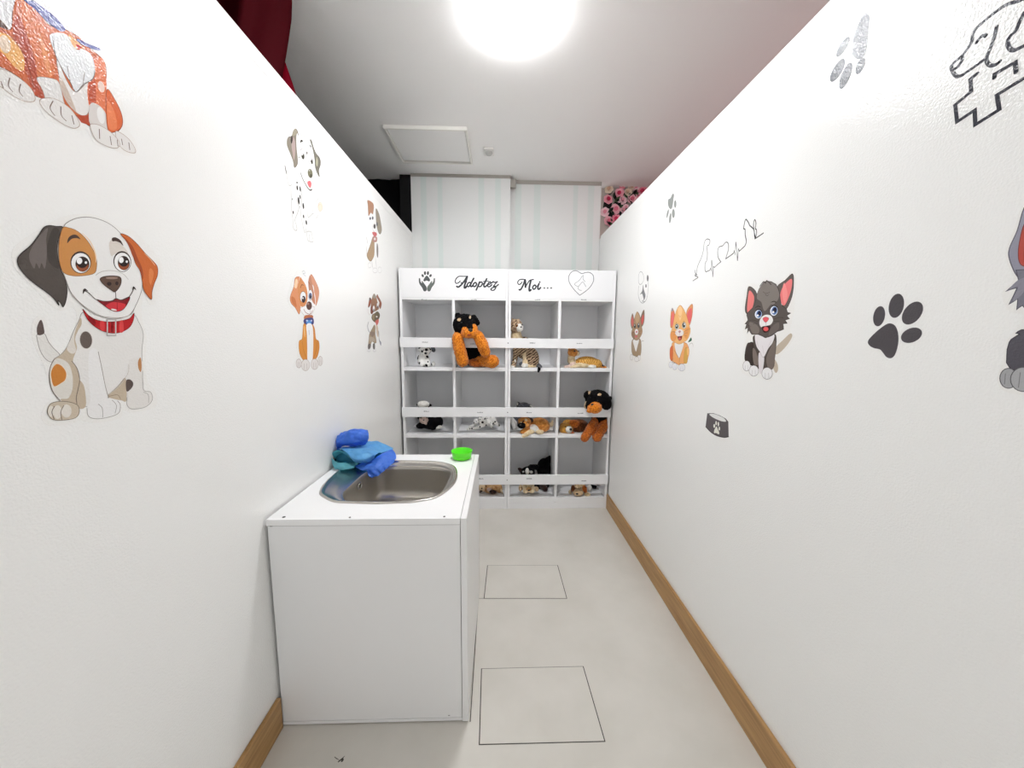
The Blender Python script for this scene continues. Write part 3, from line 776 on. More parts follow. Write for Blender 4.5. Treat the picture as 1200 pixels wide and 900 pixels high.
# --- small brown and white puppy, higher of the two by the bookcase
d = left().frame(420, 228, 9)
d.back([(95,45),(80,210),(110,330),(130,400),(70,430),(65,640),(95,780),(170,840),(250,840),(255,740),(225,640),(225,440),(258,400),(250,270),(190,130),(150,70)], (243,243,241))
d.fill([(95,60),(100,130),(105,225),(130,192),(150,205),(162,120),(142,80)], (176,128,98)); d.line([(95,60),(100,130),(105,225)], (92,88,84), 3.5)
d.line([(150,80),(162,130),(152,210)], (110,100,92), 2)
d.fill([(185,150),(215,200),(235,290),(245,370),(230,415),(208,392),(192,320),(185,240)], (152,140,122), line=(88,84,80), w=3)
d.ell(124,252,9,16,(80,84,104)); d.ell(150,248,9,18,(84,84,96)); d.ell(196,312,8,22,(84,80,84))
d.ell(170,335,12,26,(84,74,74)); d.line([(142,320),(150,365),(168,395),(192,412)], (150,140,138), 2.4)
d.fill([(145,400),(170,395),(190,405),(192,432),(166,442)], (202,98,98))
d.fill([(150,450),(128,520),(100,600),(88,640),(102,682),(132,702),(165,640),(168,540),(165,470)], (168,138,104), line=(110,98,84), w=2)
d.fill([(155,440),(195,450),(192,497),(160,500),(148,478)], (174,126,116)); d.ell(172,468,10,14,(226,214,210))
d.line([(85,450),(96,515)], (96,92,96), 4, taper=True); d.line([(80,545),(88,620),(105,680)], (130,122,116), 3)
d.fill([(195,510),(208,560),(206,660),(195,652),(190,580)], (122,112,108)); d.line([(180,680),(190,765)], (110,104,102), 3.5, taper=True); d.line([(138,690),(152,775)], (112,104,98), 3.5, taper=True)
for x, y, rx, ry in ((175,800,25,26),(225,795,18,32),(118,745,18,28)): d.ring(x, y, rx, ry, (190,188,186), 2)
d.done('puppy_picture_sticker', 'small brown and white puppy sticker, upper of the two nearest the bookcase', 'sticker', GL)

# --- small dark brown puppy, lower of the two
d = left().frame(420, 338, 11.25)
d.back([(205,50),(120,110),(100,300),(105,440),(95,560),(110,830),(220,840),(240,740),(300,780),(315,690),(285,560),(290,440),(315,260),(270,80)], (242,242,240))
d.fill([(150,125),(138,170),(128,248),(155,222),(172,150)], (154,88,62), line=(98,64,50), w=2); d.ell(152,138,12,18,(84,74,70))
d.fill([(250,80),(238,110),(275,180),(270,230),(290,268),(305,200),(290,155),(265,110)], (150,92,68), line=(98,74,60), w=2)
d.fill([(205,70),(180,120),(162,230),(160,320),(178,335),(200,310),(240,292),(270,262),(250,180),(235,110)], (152,112,86))
d.fill([(205,70),(188,120),(230,130),(222,85)], (150,140,126)); d.fill([(165,240),(160,320),(180,338),(195,300),(185,240)], (128,64,44))
d.ell(202,265,15,40,(240,238,236),0,line=(96,70,60),w=2); d.ell(251,222,10,36,(240,238,236),0,line=(96,70,60),w=2); d.ell(202,285,7,18,(70,62,66)); d.ell(252,243,5,16,(70,62,66))
d.fill([(172,380),(185,345),(212,330),(250,305),(280,340),(275,385),(240,440),(212,442),(182,412)], (108,93,68), line=(72,62,50), w=2)
d.fill([(180,370),(190,345),(212,345),(208,415),(190,408)], (150,134,104))
d.ell(240,372,11,11,(238,232,226))
d.fill([(222,430),(264,405),(264,450),(240,492),(228,460)], (216,112,102))
d.fill([(210,480),(180,530),(145,600),(135,680),(130,740),(160,740),(180,700),(220,722),(236,700),(222,600),(222,520)], (162,140,114), line=(112,100,88), w=1.6)
d.fill([(150,580),(200,570),(215,600),(180,640)], (142,120,104)); d.fill([(145,640),(200,650),(215,690),(150,700)], (176,160,140))
d.fill([(128,735),(125,795),(152,795),(164,738)], (98,88,84)); d.fill([(190,735),(194,795),(217,792),(214,722)], (92,82,78))
d.ell(138,818,19,16,(240,240,240),0,line=(180,178,176),w=2); d.ell(212,818,19,16,(240,240,240),0,line=(180,178,176),w=2)
d.line([(135,438),(120,490),(128,545),(150,582)], (112,112,122), 6, taper=True)
d.fill([(228,490),(250,490),(262,560),(262,640),(245,620),(235,560)], (216,196,176)); d.fill([(262,560),(268,640),(270,680),(292,755),(300,712),(275,670),(270,580)], (146,148,156))
d.line([(118,270),(125,320),(150,350)], (196,180,176), 2)
d.done('puppy_picture_sticker', 'small dark brown puppy sticker, lower of the two nearest the bookcase', 'sticker', GL)

# --- orange puppy with a blue collar
d = left().frame(330, 310, 6.92)
d.back([(170,35),(110,80),(50,250),(70,340),(140,430),(140,560),(115,640),(130,740),(95,830),(180,880),(340,860),(345,740),(320,620),(280,500),(300,340),(320,220),(270,90),(230,60)], (243,243,241))
d.fill([(150,105),(110,110),(98,180),(70,260),(75,310),(110,350),(142,402),(152,330),(140,250),(135,170)], (222,148,104), line=(176,104,66), w=1.8)
d.fill([(115,118),(102,180),(122,190),(130,130)], (246,208,170)); d.fill([(80,260),(85,310),(120,345),(110,280)], (206,124,76))
d.fill([(240,80),(228,130),(260,180),(266,280),(276,335),(300,260),(300,200),(272,130)], (214,150,118), line=(168,108,80), w=1.6)
d.fill([(150,100),(130,180),(140,290),(160,342),(215,330),(270,345),(272,260),(250,180),(228,88),(190,78)], (244,243,242))
d.fill([(150,105),(130,180),(140,290),(160,342),(200,318),(210,240),(195,170),(168,125)], (216,142,88))
d.fill([(230,88),(215,145),(225,230),(245,292),(272,322),(262,230),(246,150)], (192,132,104))
d.line([(165,60),(180,50),(190,70),(172,72),(196,95)], (176,180,184), 1.6)
d.line([(152,190),(162,165),(176,168)], (110,70,50), 2.4); d.line([(216,140),(224,150),(230,165)], (100,72,60), 2.6)
d.ell(173,262,24,44,(244,244,244),0,line=(120,84,60),w=1.6); d.ell(177,282,15,28,(62,50,50)); d.ell(172,272,5,8,(250,250,250))
d.ell(232,246,17,42,(244,244,246),0,line=(110,88,80),w=1.6); d.ell(232,255,13,26,(84,98,140)); d.ell(234,262,8,14,(50,48,62))
d.fill([(150,362),(172,342),(212,330),(250,340),(268,352),(245,402),(212,432),(180,412)], (242,241,240), line=(176,160,150), w=1.2)
d.ell(222,334,22,33,(98,68,58),0,line=(62,44,40),w=1.4); d.ell(214,318,8,9,(170,130,112))
d.line([(178,362),(198,392),(232,402),(250,372)], (150,80,70), 2.4); d.line([(230,368),(232,400)], (130,100,90), 1.5)
d.fill([(190,412),(250,412),(246,442),(184,445)], (190,112,74)); d.fill([(183,442),(250,432),(258,480),(220,492),(182,478)], (76,76,128)); d.ell(220,468,23,19,(92,150,216),0,line=(56,84,150),w=1.6); d.ell(205,455,8,7,(190,214,240)); d.ell(240,455,7,7,(190,200,230))
d.fill([(175,490),(165,600),(140,625),(145,720),(180,780),(206,782),(206,700),(202,560),(196,490)], (222,148,68), line=(170,104,48), w=1.5)
d.fill([(245,488),(252,600),(246,772),(285,752),(304,682),(300,622),(277,602),(266,520)], (216,142,68), line=(170,104,48), w=1.5)
d.fill([(200,490),(245,488),(256,600),(246,800),(210,802),(206,600)], (244,244,244)); d.line([(220,535),(222,570)], (120,140,190), 2.4)
d.line([(165,620),(178,700),(205,775)], (176,108,50), 1.6); d.line([(290,620),(278,700),(252,768)], (170,104,50), 1.6)
d.fill([(176,510),(184,500),(192,560),(184,590)], (240,186,120))
for x, y, rx, ry in ((138,802,22,36),(312,782,19,38),(192,815,34,46),(266,808,30,43)):
    d.ell(x, y, rx, ry, (232,228,225), 0, line=(176,160,152), w=1.6)
    d.line([(x-rx*.3, y-ry*.3),(x-rx*.35, y+ry*.75)], (150,132,124), 1.3); d.line([(x+rx*.3, y-ry*.3),(x+rx*.35, y+ry*.75)], (150,132,124), 1.3)
d.done('puppy_picture_sticker', 'orange and white sitting puppy sticker with a blue collar', 'sticker', GL)

# ================= right wall
# --- grey kitten
d = right().frame(860, 315, 6.66)
d.back([(118,120),(80,230),(70,330),(80,430),(70,500),(95,540),(75,620),(70,720),(55,800),(120,840),(190,850),(290,880),(320,800),(360,820),(360,700),(400,640),(475,530),(440,480),(470,330),(485,130),(470,20),(330,110),(250,75),(200,120)])
d.fill([(440,505),(455,530),(412,600),(350,662),(318,660),(330,610),(380,560)], (198,184,166)); d.fill([(310,700),(340,740),(345,790),(326,812),(305,760)], (200,186,168))
d.fill([(118,138),(100,220),(88,320),(110,352),(160,300),(178,190)], (97,87,82), line=(62,54,52), w=1.5); d.fill([(122,170),(108,250),(105,332),(125,346),(150,290),(158,215)], (238,130,126))
d.fill([(460,40),(400,90),(340,140),(355,220),(385,290),(412,312),(450,230),(466,140)], (104,95,90), line=(62,54,52), w=1.5); d.fill([(450,78),(390,130),(362,200),(368,260),(395,286),(430,220),(453,140)], (244,130,130))
d.fill([(395,110),(378,180),(395,270),(420,200)], (250,150,146))
d.fill([(160,520),(150,580),(110,580),(90,640),(90,720),(150,760),(200,780),(300,780),(320,700),(332,540),(300,510)], (82,73,69), line=(50,44,42), w=1.4)
d.fill([(150,575),(115,582),(92,642),(90,720),(150,752),(156,640)], (60,52,49)); d.fill([(150,620),(172,640),(196,740),(160,746),(148,680)], (126,113,106)); d.fill([(275,640),(325,560),(310,772),(265,766),(255,700)], (121,109,102))
d.fill([(195,660),(236,680),(226,790),(200,812)], (230,224,226))
d.fill([(165,520),(200,510),(250,540),(300,505),(319,525),(302,580),(270,622),(232,692),(206,650),(176,600)], (236,231,233), line=(150,140,138), w=.9)
for q in ([(180,560),(195,620)],[(225,600),(232,660)],[(290,560),(270,610)]): d.line(q, (200,192,194), 1)
d.fill([(215,130),(255,95),(330,120),(360,200),(372,280),(412,312),(420,340),(446,346),(415,366),(436,390),(402,400),(418,426),(385,430),(390,472),(340,490),(300,520),(250,536),(190,512),(140,512),(120,480),(105,506),(110,460),(88,472),(100,432),(86,430),(110,400),(100,360),(120,330),(165,280),(180,200)], (93,85,81), line=(58,50,48), w=1.3, k=2)
d.fill([(215,130),(255,100),(320,120),(355,190),(340,250),(290,280),(240,330),(215,260),(180,230),(190,170)], (130,122,116)); d.fill([(120,420),(170,430),(200,470),(190,505),(145,500)], (124,114,108)); d.fill([(300,450),(350,420),(350,470),(300,510),(270,520)], (112,102,97))
d.line([(205,135),(232,100),(250,112),(258,92),(292,122)], (84,76,72), 3, k=2)
d.line([(228,178),(250,192),(282,184)], (96,88,84), 1.5); d.line([(245,200),(262,210),(275,200)], (96,88,84), 1.5)
for x, y, rx, ry, r in ((194,352,32,38,8),(315,326,34,43,8)):
    d.ell(x, y, rx, ry, (44,40,46), r); d.ell(x-1, y+3, rx*.88, ry*.88, (226,232,242), r); d.ell(x+4, y+1, rx*.66, ry*.74, (92,122,176), r); d.ell(x+6, y-4, rx*.42, ry*.5, (36,36,58), r); d.ell(x-6, y+12, rx*.24, ry*.2, (250,250,252))
d.line([(165,305),(190,292),(212,300)], (52,46,44), 2.6, taper=True); d.line([(290,262),(315,254),(335,262)], (52,46,44), 2.6, taper=True); d.line([(298,276),(322,270)], (160,150,144), 1.4)
d.fill([(200,420),(215,380),(250,358),(290,365),(308,400),(290,435),(255,446),(215,456)], (242,240,238), line=(130,118,114), w=1)
d.fill([(228,388),(250,376),(275,388),(256,416),(240,412)], (234,98,106), line=(150,50,60), w=.9); d.line([(252,414),(254,444)], (110,80,80), 1)
d.fill([(220,455),(255,446),(287,450),(270,490),(236,496)], (60,30,32)); d.ell(252,470,20,17,(236,96,98)); 
for q in ([(190,412),(150,400),(120,405)],[(190,425),(150,430)],[(310,395),(355,380),(390,384)],[(312,410),(360,408)],[(110,440),(135,450)]): d.line(q, (48,42,40), .8)
for x, y, rx, ry in ((102,758,29,40),(158,796,37,42),(262,816,41,46)):
    d.ell(x, y, rx, ry, (241,240,240), 0, line=(120,112,110), w=1.2)
    for k in (-.35, .3): d.line([(x+rx*k, y-ry*.1),(x+rx*k*1.1, y+ry*.85)], (150,142,140), .9)
d.done('kitten_picture_sticker', 'dark grey kitten sticker with pink ears, blue eyes and white bib', 'sticker', GR)

# --- orange kitten
d = right().frame(775, 350, 10)
d.back([(125,90),(90,200),(85,400),(90,520),(80,700),(75,800),(150,850),(260,865),(310,800),(335,700),(390,580),(380,440),(350,330),(385,200),(385,40),(290,120),(220,60),(165,110)])
d.line([(320,590),(330,540),(352,520),(370,535),(372,565)], (196,192,186), 2.2); d.fill([(350,455),(356,490),(315,512),(330,480)], (66,104,84))
d.fill([(128,110),(110,200),(108,330),(140,322),(162,200)], (218,134,84), line=(150,80,50), w=1.8); d.fill([(130,160),(115,250),(120,322),(146,290),(149,190)], (232,112,106)); d.ell(128,132,9,22,(160,156,160))
d.fill([(365,65),(300,140),(298,260),(330,312),(362,200)], (226,154,100), line=(160,92,60), w=1.8); d.fill([(351,108),(306,170),(305,250),(335,287),(358,190)], (232,108,106))
d.fill([(140,510),(120,565),(102,590),(105,710),(150,742),(220,782),(260,762),(300,752),(312,700),(326,640),(322,580),(280,515)], (238,170,106), line=(176,104,60), w=1.5)
d.fill([(135,560),(106,582),(104,700),(132,716)], (218,108,60), line=(150,66,40), w=1.3); d.fill([(275,600),(300,580),(306,742),(265,742)], (216,166,78), line=(160,112,50), w=1.3); d.fill([(300,585),(324,590),(318,650),(306,660)], (244,190,120))
d.fill([(160,515),(262,512),(232,640),(206,695),(172,620)], (240,237,234), line=(190,160,140), w=1)
d.line([(150,600),(180,650),(205,690)], (120,84,62), 2.2, taper=True); d.line([(235,640),(215,700),(212,760)], (140,92,62), 2.4, taper=True); d.line([(135,700),(135,745),(160,750)], (110,70,52), 2.5); d.line([(215,765),(255,772)], (110,70,52), 2.5)
d.fill([(220,78),(182,130),(157,210),(132,330),(106,420),(116,480),(160,512),(210,532),(260,512),(310,472),(342,380),(322,290),(297,200),(260,118)], (242,184,116), line=(196,130,74), w=1.5)
d.fill([(112,400),(160,380),(185,440),(150,502),(116,480)], (234,156,86)); d.fill([(332,340),(280,360),(268,440),(305,465)], (236,160,88)); d.fill([(220,85),(195,140),(220,260),(248,140)], (250,206,150))
d.line([(205,190),(220,215),(238,190)], (206,140,80), 1.6)
d.ell(184,328,24,34,(236,236,230),0,line=(110,84,60),w=1.5); d.ell(182,326,18,27,(72,76,58)); d.ell(180,318,6,9,(245,245,245))
d.ell(268,313,24,38,(236,236,230),0,line=(110,84,60),w=1.5); d.ell(266,310,18,30,(64,62,54)); d.ell(272,300,6,11,(245,245,245))
d.line([(170,290),(182,275)], (150,100,60), 2); d.line([(258,268),(276,262)], (150,100,60), 2)
d.ell(214,400,50,44,(242,231,226)); d.fill([(200,385),(216,372),(232,383),(218,402)], (196,144,146)); d.line([(216,402),(218,430)], (150,110,100), 1.4)
d.fill([(190,445),(216,440),(245,438),(236,480),(212,492),(198,475)], (122,44,38)); d.ell(216,470,15,15,(226,106,96))
for q in ([(180,400),(140,385),(115,392)],[(178,415),(145,425)],[(255,395),(300,370),(345,350)],[(258,405),(310,400)],[(256,418),(300,440)]): d.line(q, (120,96,80), 1)
for x, y, rx, ry in ((113,775,24,36),(160,795,31,38),(242,806,40,42)):
    d.ell(x, y, rx, ry, (234,234,238), 0, line=(160,158,164), w=1.5)
    for k in (-.35, .3): d.line([(x+rx*k, y),(x+rx*k*1.1, y+ry*.8)], (172,170,176), 1.1)
d.done('kitten_picture_sticker', 'orange kitten sticker with pink ears, between the grey kitten and the smallest kitten', 'sticker', GR)

# --- smallest kitten, brown
d = right().frame(730, 310, 7.5)
d.back([(85,415),(55,500),(60,620),(65,700),(50,810),(90,860),(165,865),(175,770),(195,670),(185,600),(200,480),(195,385),(150,430),(125,398),(105,430)])
d.line([(155,700),(165,675),(182,672)], (140,126,112), 2)
d.fill([(85,430),(68,500),(78,562),(102,522)], (152,128,106), line=(104,84,70), w=2); d.fill([(83,452),(73,505),(83,545),(96,510)], (218,112,106))
d.fill([(186,398),(155,470),(164,545),(187,500)], (140,118,100), line=(104,84,70), w=2); d.fill([(180,440),(162,480),(167,530),(182,490)], (218,94,88))
d.fill([(85,660),(75,720),(85,790),(130,808),(156,792),(162,700),(145,650)], (168,143,114), line=(110,92,74), w=2)
d.fill([(90,665),(140,658),(128,720),(115,765),(100,720)], (240,237,234)); d.line([(96,720),(112,765)], (120,100,82), 1.6); d.line([(140,700),(122,770)], (120,100,82), 1.6)
d.fill([(125,415),(102,470),(90,540),(75,600),(85,642),(120,666),(150,642),(172,590),(160,520),(150,450)], (176,144,112), line=(116,96,78), w=2); d.fill([(125,415),(106,470),(125,520),(146,470)], (200,166,128)); d.fill([(76,600),(100,590),(105,650),(85,640)], (150,118,90))
d.ell(105,540,9,20,(64,56,56)); d.ell(138,535,9,23,(56,50,54)); d.ell(104,533,3,6,(240,240,240)); d.ell(139,526,3,7,(240,240,240))
d.ell(120,592,15,26,(242,235,233)); d.ell(121,592,6,9,(206,96,104)); d.ell(116,632,13,10,(206,106,102))
for q in ([(108,600),(80,590)],[(132,595),(165,580)],[(134,605),(160,608)]): d.line(q, (96,80,70), 1.2)
for x, y, rx, ry in ((77,815,13,26),(142,820,14,24),(121,832,19,22)): d.ell(x, y, rx, ry, (238,237,236), 0, line=(164,158,154), w=2)
d.done('kitten_picture_sticker', 'smallest kitten sticker, brown with white bib, nearest the bookcase on the right wall', 'sticker', GR)

# --- grey cat cut by the right edge of the photo
d = right().frame(1150, 240, 3.92)
d.back([(205,-20),(150,110),(115,200),(118,270),(150,340),(95,405),(120,480),(160,500),(190,500),(180,545),(120,620),(105,700),(75,790),(90,845),(160,870),(330,880),(420,800),(420,100),(300,40)])
d.fill([(208,0),(165,120),(130,200),(130,250),(160,320),(190,335),(300,335),(340,200),(280,60)], (152,151,166), line=(96,92,102), w=1.3); d.fill([(206,80),(176,170),(172,250),(196,282),(250,270),(262,150)], (186,76,66), line=(130,60,56), w=1); d.fill([(215,130),(196,200),(200,270),(235,255)], (160,58,50))
d.fill([(160,300),(172,345),(113,398),(165,382),(127,458),(168,432),(163,482),(190,462),(230,500),(330,480),(400,380),(330,290),(240,300)], (124,122,134), line=(84,82,92), w=1.1, k=2)
d.fill([(172,345),(130,388),(170,376),(145,440),(180,420),(240,330)], (142,140,152))
d.fill([(230,575),(185,574),(160,590),(176,594),(138,618),(125,645),(118,690),(135,755),(300,765),(390,700),(330,580)], (86,83,91), line=(60,58,64), w=1.2, k=2)
d.ell(126,797,40,46,(168,168,170),0,line=(96,94,96),w=1.2); d.ell(195,802,60,56,(174,174,176),0,line=(96,94,96),w=1.2); d.ell(310,812,60,56,(174,174,176),0,line=(96,94,96),w=1.2)
d.line([(180,770),(172,840)], (130,128,130), 1); d.line([(112,775),(108,825)], (130,128,130), 1)
d.done('cat_picture_sticker', 'grey cat sticker with a red inner ear cut by the right edge of the photo', 'sticker', GR)

# --- paw prints
PAW = (80, 76, 80)
d = right().frame(1000, 330, 9)
for x, y, rx, ry, r in ((273,365,61,108,12),(455,255,78,130,14),(625,332,88,140,40),(615,566,74,116,68)): d.ell(x, y, rx, ry, PAW, r, n=30)
d.fill([(155,630),(200,570),(290,490),(370,442),(430,455),(465,510),(478,600),(465,700),(435,780),(395,808),(350,795),(310,745),(280,715),(215,700),(170,672)], PAW)
d.done('paw_picture_sticker', 'largest paw print sticker, dark grey, right of the grey kitten', 'sticker', GP)
d = right().frame(960, 5, 8.18)
PW2 = (84, 87, 94)
for x, y, rx, ry, r in ((178,632,43,128,30),(255,685,42,136,22),(396,590,36,86,24),(230,408,34,112,32)): d.ell(x, y, rx, ry, PW2, r, n=28)
d.fill([(450,88),(482,118),(478,200),(468,330),(455,440),(420,515),(365,525),(318,480),(315,400),(335,300),(370,210),(405,130)], PW2)
d.done('paw_picture_sticker', 'paw print sticker near the top of the right wall, washed out by the lamp glare', 'sticker', GP)
d = right().frame(770, 215, 16.4)
PW3 = (140, 143, 140)
for x, y, rx, ry, r in ((350,395,24,76,0),(315,577,29,88,0),(254,665,21,102,6),(204,580,17,88,12)): d.ell(x, y, rx, ry, PW3, r, n=24)
d.fill([(312,185),(328,230),(318,300),(306,400),(290,470),(262,492),(230,465),(210,400),(215,310),(258,280),(285,220)], PW3)
d.done('paw_picture_sticker', 'smallest paw print sticker, light grey, high on the right wall near the flowers', 'sticker', GP)

# --- line drawings
LN = (72, 72, 74)
d = right().frame(805, 250, 10.59)
d.line([(75,838),(110,815),(138,798),(128,785),(105,780),(100,762),(125,765),(105,740),(100,705)], LN, 3, k=3)
d.line([(120,745),(130,670),(155,605),(180,550),(205,460),(212,390),(220,355),(235,328),(255,318),(282,328),(285,360),(275,390),(258,400),(250,420),(255,500),(248,580),(228,620),(225,700),(238,727)], LN, 2.8, k=4)
d.line([(238,727),(285,705),(295,680),(303,715),(308,580),(322,790),(330,660),(342,672),(380,635),(422,602)], LN, 2.8, smooth=False)
d.line([(422,602),(400,570),(385,530),(385,450),(405,415),(445,402),(470,370),(495,357),(515,380),(515,450),(495,520),(482,565)], LN, 2.8, k=4)
d.line([(482,565),(540,525),(580,495),(588,465),(600,515),(608,355),(628,590),(640,440),(650,470),(720,405)], LN, 3.2, smooth=False)
d.line([(720,405),(738,350),(725,270),(722,200),(705,190),(710,150),(730,75),(765,115),(780,150),(830,200),(840,280),(848,315)], LN, 3.4, k=4)
d.line([(845,315),(900,280),(950,245)], LN, 3.4, smooth=False)
d.line([(852,300),(835,220),(828,130),(842,78),(858,120),(850,190),(862,200),(866,240),(855,300)], LN, 3, k=4)
d.done('line_picture_sticker', 'thin heartbeat line sticker drawing a dog, a heart and a cat', 'sticker', 'line drawing stickers on the right wall')
d = right().frame(1100, 0, 5.62)
NV = (52, 52, 62)
for q in ([(600,-30),(530,5),(450,30),(380,75),(300,140),(245,190),(222,240),(218,275),(190,320),(155,365),(100,415),(84,440),(95,475),(120,502),(155,495),(200,465),(318,380)], [(155,365),(155,395),(130,435),(102,458)],
          [(382,175),(365,250),(340,320),(320,370),(318,405),(340,430),(375,427),(404,405)], [(250,282),(270,250),(300,230),(312,237)], [(580,60),(560,90),(535,140),(510,200),(470,240),(455,280),(468,318),(495,332),(530,318),(640,262)]):
    d.line(q, NV, 5.2)
for q in ([(255,485),(210,520),(215,602),(110,690),(122,803),(238,725),(242,822),(400,722),(385,625),(640,468)], [(368,512),(370,488),(505,410),(510,475)]): d.line(q, NV, 5.6, smooth=False)
d.done('line_picture_sticker', 'dark outline sticker of a dog head above a medical cross, top right corner', 'sticker', 'line drawing stickers on the right wall')
d = right().frame(730, 310, 7.5)
d.line([(150,176),(138,150),(140,90),(155,62),(175,80),(185,130),(168,165),(150,178)], (140,140,142), 2.6); d.line([(140,190),(135,260),(150,320),(175,338),(205,310),(220,240),(222,150)], (120,120,122), 3)
d.ell(218,120,8,29,(110,110,112)); d.ell(203,188,6,16,(110,110,112)); d.fill([(178,178),(170,230),(150,265),(170,258),(186,310),(198,270),(184,220)], (118,118,120)); d.line([(186,310),(170,322),(195,325)], (118,118,120), 3)
d.done('line_picture_sticker', 'small grey stethoscope and paw sticker above the smallest kitten', 'sticker', 'line drawing stickers on the right wall')
d = right().frame(815, 475, 18)
d.fill([(250,168),(235,280),(215,450),(320,560),(450,640),(600,675),(702,662),(695,345),(640,280),(520,215),(380,165)], (98,92,95), smooth=False)
d.fill([(296,187),(380,178),(500,218),(600,270),(648,340),(560,337),(440,292),(340,236)], (234,234,232))
d.line([(215,450),(320,560),(450,640),(600,675),(702,662)], (64,60,62), 3)
CR = (236,236,226)
for x, y, rx, ry in ((398,435,18,40),(437,375,16,45),(485,397,15,48),(505,490,16,40)): d.ell(x, y, rx, ry, CR)
d.fill([(445,445),(400,520),(395,585),(430,582),(470,600),(496,610),(502,570),(470,500)], CR)
d.done('bowl_picture_sticker', 'dark pet bowl sticker with a white paw mark, below the kittens', 'sticker')

# --- vinyl marks on the bookcase headers
hl = next(c for c in units[0].children if c.name.startswith('header_panel')); hr = next(c for c in units[1].children if c.name.startswith('header_panel'))
VY = YK+.0005
head = lambda: Print(1, VY, (0, -1, 0), base=.0002, bumpy=False)
GY_ = (86, 90, 90)
d = head().frame(460, 300, 15)
for x, y, rx, ry, r in ((530,346,19,29,-28),(571,301,19,34,0),(622,301,20,34,6),(668,345,20,28,28)): d.ell(x, y, rx, ry, GY_, r)
d.fill([(600,345),(562,385),(543,428),(562,447),(600,432),(642,447),(660,422),(640,382)], GY_)
hp = [(463,398),(474,390),(486,398),(493,450),(520,478),(511,448),(522,440),(560,490),(598,545),(600,600),(575,622),(545,612),(520,555),(482,505),(465,460)]
d.fill(hp, GY_, k=3); d.fill([(1209-x, y) for x, y in hp], (104, 110, 106), k=3)
d.done('emblem', parent=hl); 
d = head().frame(525, 310, 9.23)
TX = (66, 68, 72)
def script(d, strokes):
    for pts, w in strokes: d.line(pts, TX, w*1.3+.6, k=6)
script(d, [
 ([(210,128),(165,128),(120,128),(92,148),(78,180),(88,203),(112,198),(132,178)], 4.5), ([(205,132),(185,165),(160,200),(130,232),(108,244),(95,236)], 8), ([(208,130),(196,175),(180,225),(178,250),(190,250),(200,236)], 9), ([(138,200),(170,192),(204,190)], 4),
 ([(244,196),(225,196),(208,218),(212,237),(228,236),(244,212)], 7), ([(278,150),(262,180),(247,212),(246,235),(260,236),(272,220)], 8),
 ([(296,194),(278,206),(272,226),(282,239),(299,232),(310,212),(300,196),(296,194)], 7),
 ([(342,188),(326,228),(314,256),(306,275)], 8), ([(326,222),(345,196),(364,190),(371,205),(359,232),(340,240),(328,230)], 6.5), ([(368,220),(380,212),(390,196)], 4),
 ([(418,155),(402,190),(388,222),(392,240),(406,238),(424,222)], 8), ([(382,184),(406,180),(438,180)], 4),
 ([(430,218),(450,212),(464,200),(458,189),(440,196),(428,222),(436,240),(456,236),(474,218)], 6.5),
 ([(476,198),(488,186),(508,194),(534,186)], 6.5), ([(534,186),(512,210),(490,234)], 5), ([(490,234),(508,234),(516,250),(498,276),(474,278),(464,268),(480,252),(515,240),(546,216)], 6)])
d.done('lettering', parent=hl)
d = head().frame(525, 310, 9.23)
script(d, [
 ([(836,164),(806,160),(772,166),(754,192),(764,215),(784,210),(800,190)], 5), ([(832,166),(820,205),(802,245),(784,272),(770,272)], 8), ([(834,166),(838,205),(838,244)], 9), ([(838,244),(860,205),(884,172),(924,162)], 5), ([(896,172),(886,215),(878,262),(882,284),(896,274)], 9),
 ([(938,222),(922,234),(916,252),(926,267),(942,260),(952,240),(944,224),(938,222)], 7), ([(952,236),(966,230),(976,215)], 3.5), ([(984,208),(972,240),(974,264),(986,266),(1000,250)], 8)])
d.ell(992,190,9,9,TX)
for x in (1042,1078,1116): d.ell(x, 254, 8.5, 8.5, TX)
d.done('lettering', parent=hr)
d = head().frame(660, 300, 15)
d.line([(290,690),(200,600),(120,490),(95,410),(105,340),(150,280),(220,258),(280,285),(330,310),(390,292),(460,290),(520,330),(535,400),(520,470),(460,560),(380,630),(290,690)], (112,114,118), 4.2)
for q in ([(355,335),(348,375),(352,410),(385,450)], [(340,345),(280,430),(200,490),(240,530),(275,525),(340,455),(370,490),(400,540)], [(275,525),(260,570),(290,600),(322,605)]): d.line(q, (158,160,163), 3)
d.done('emblem', parent=hr)
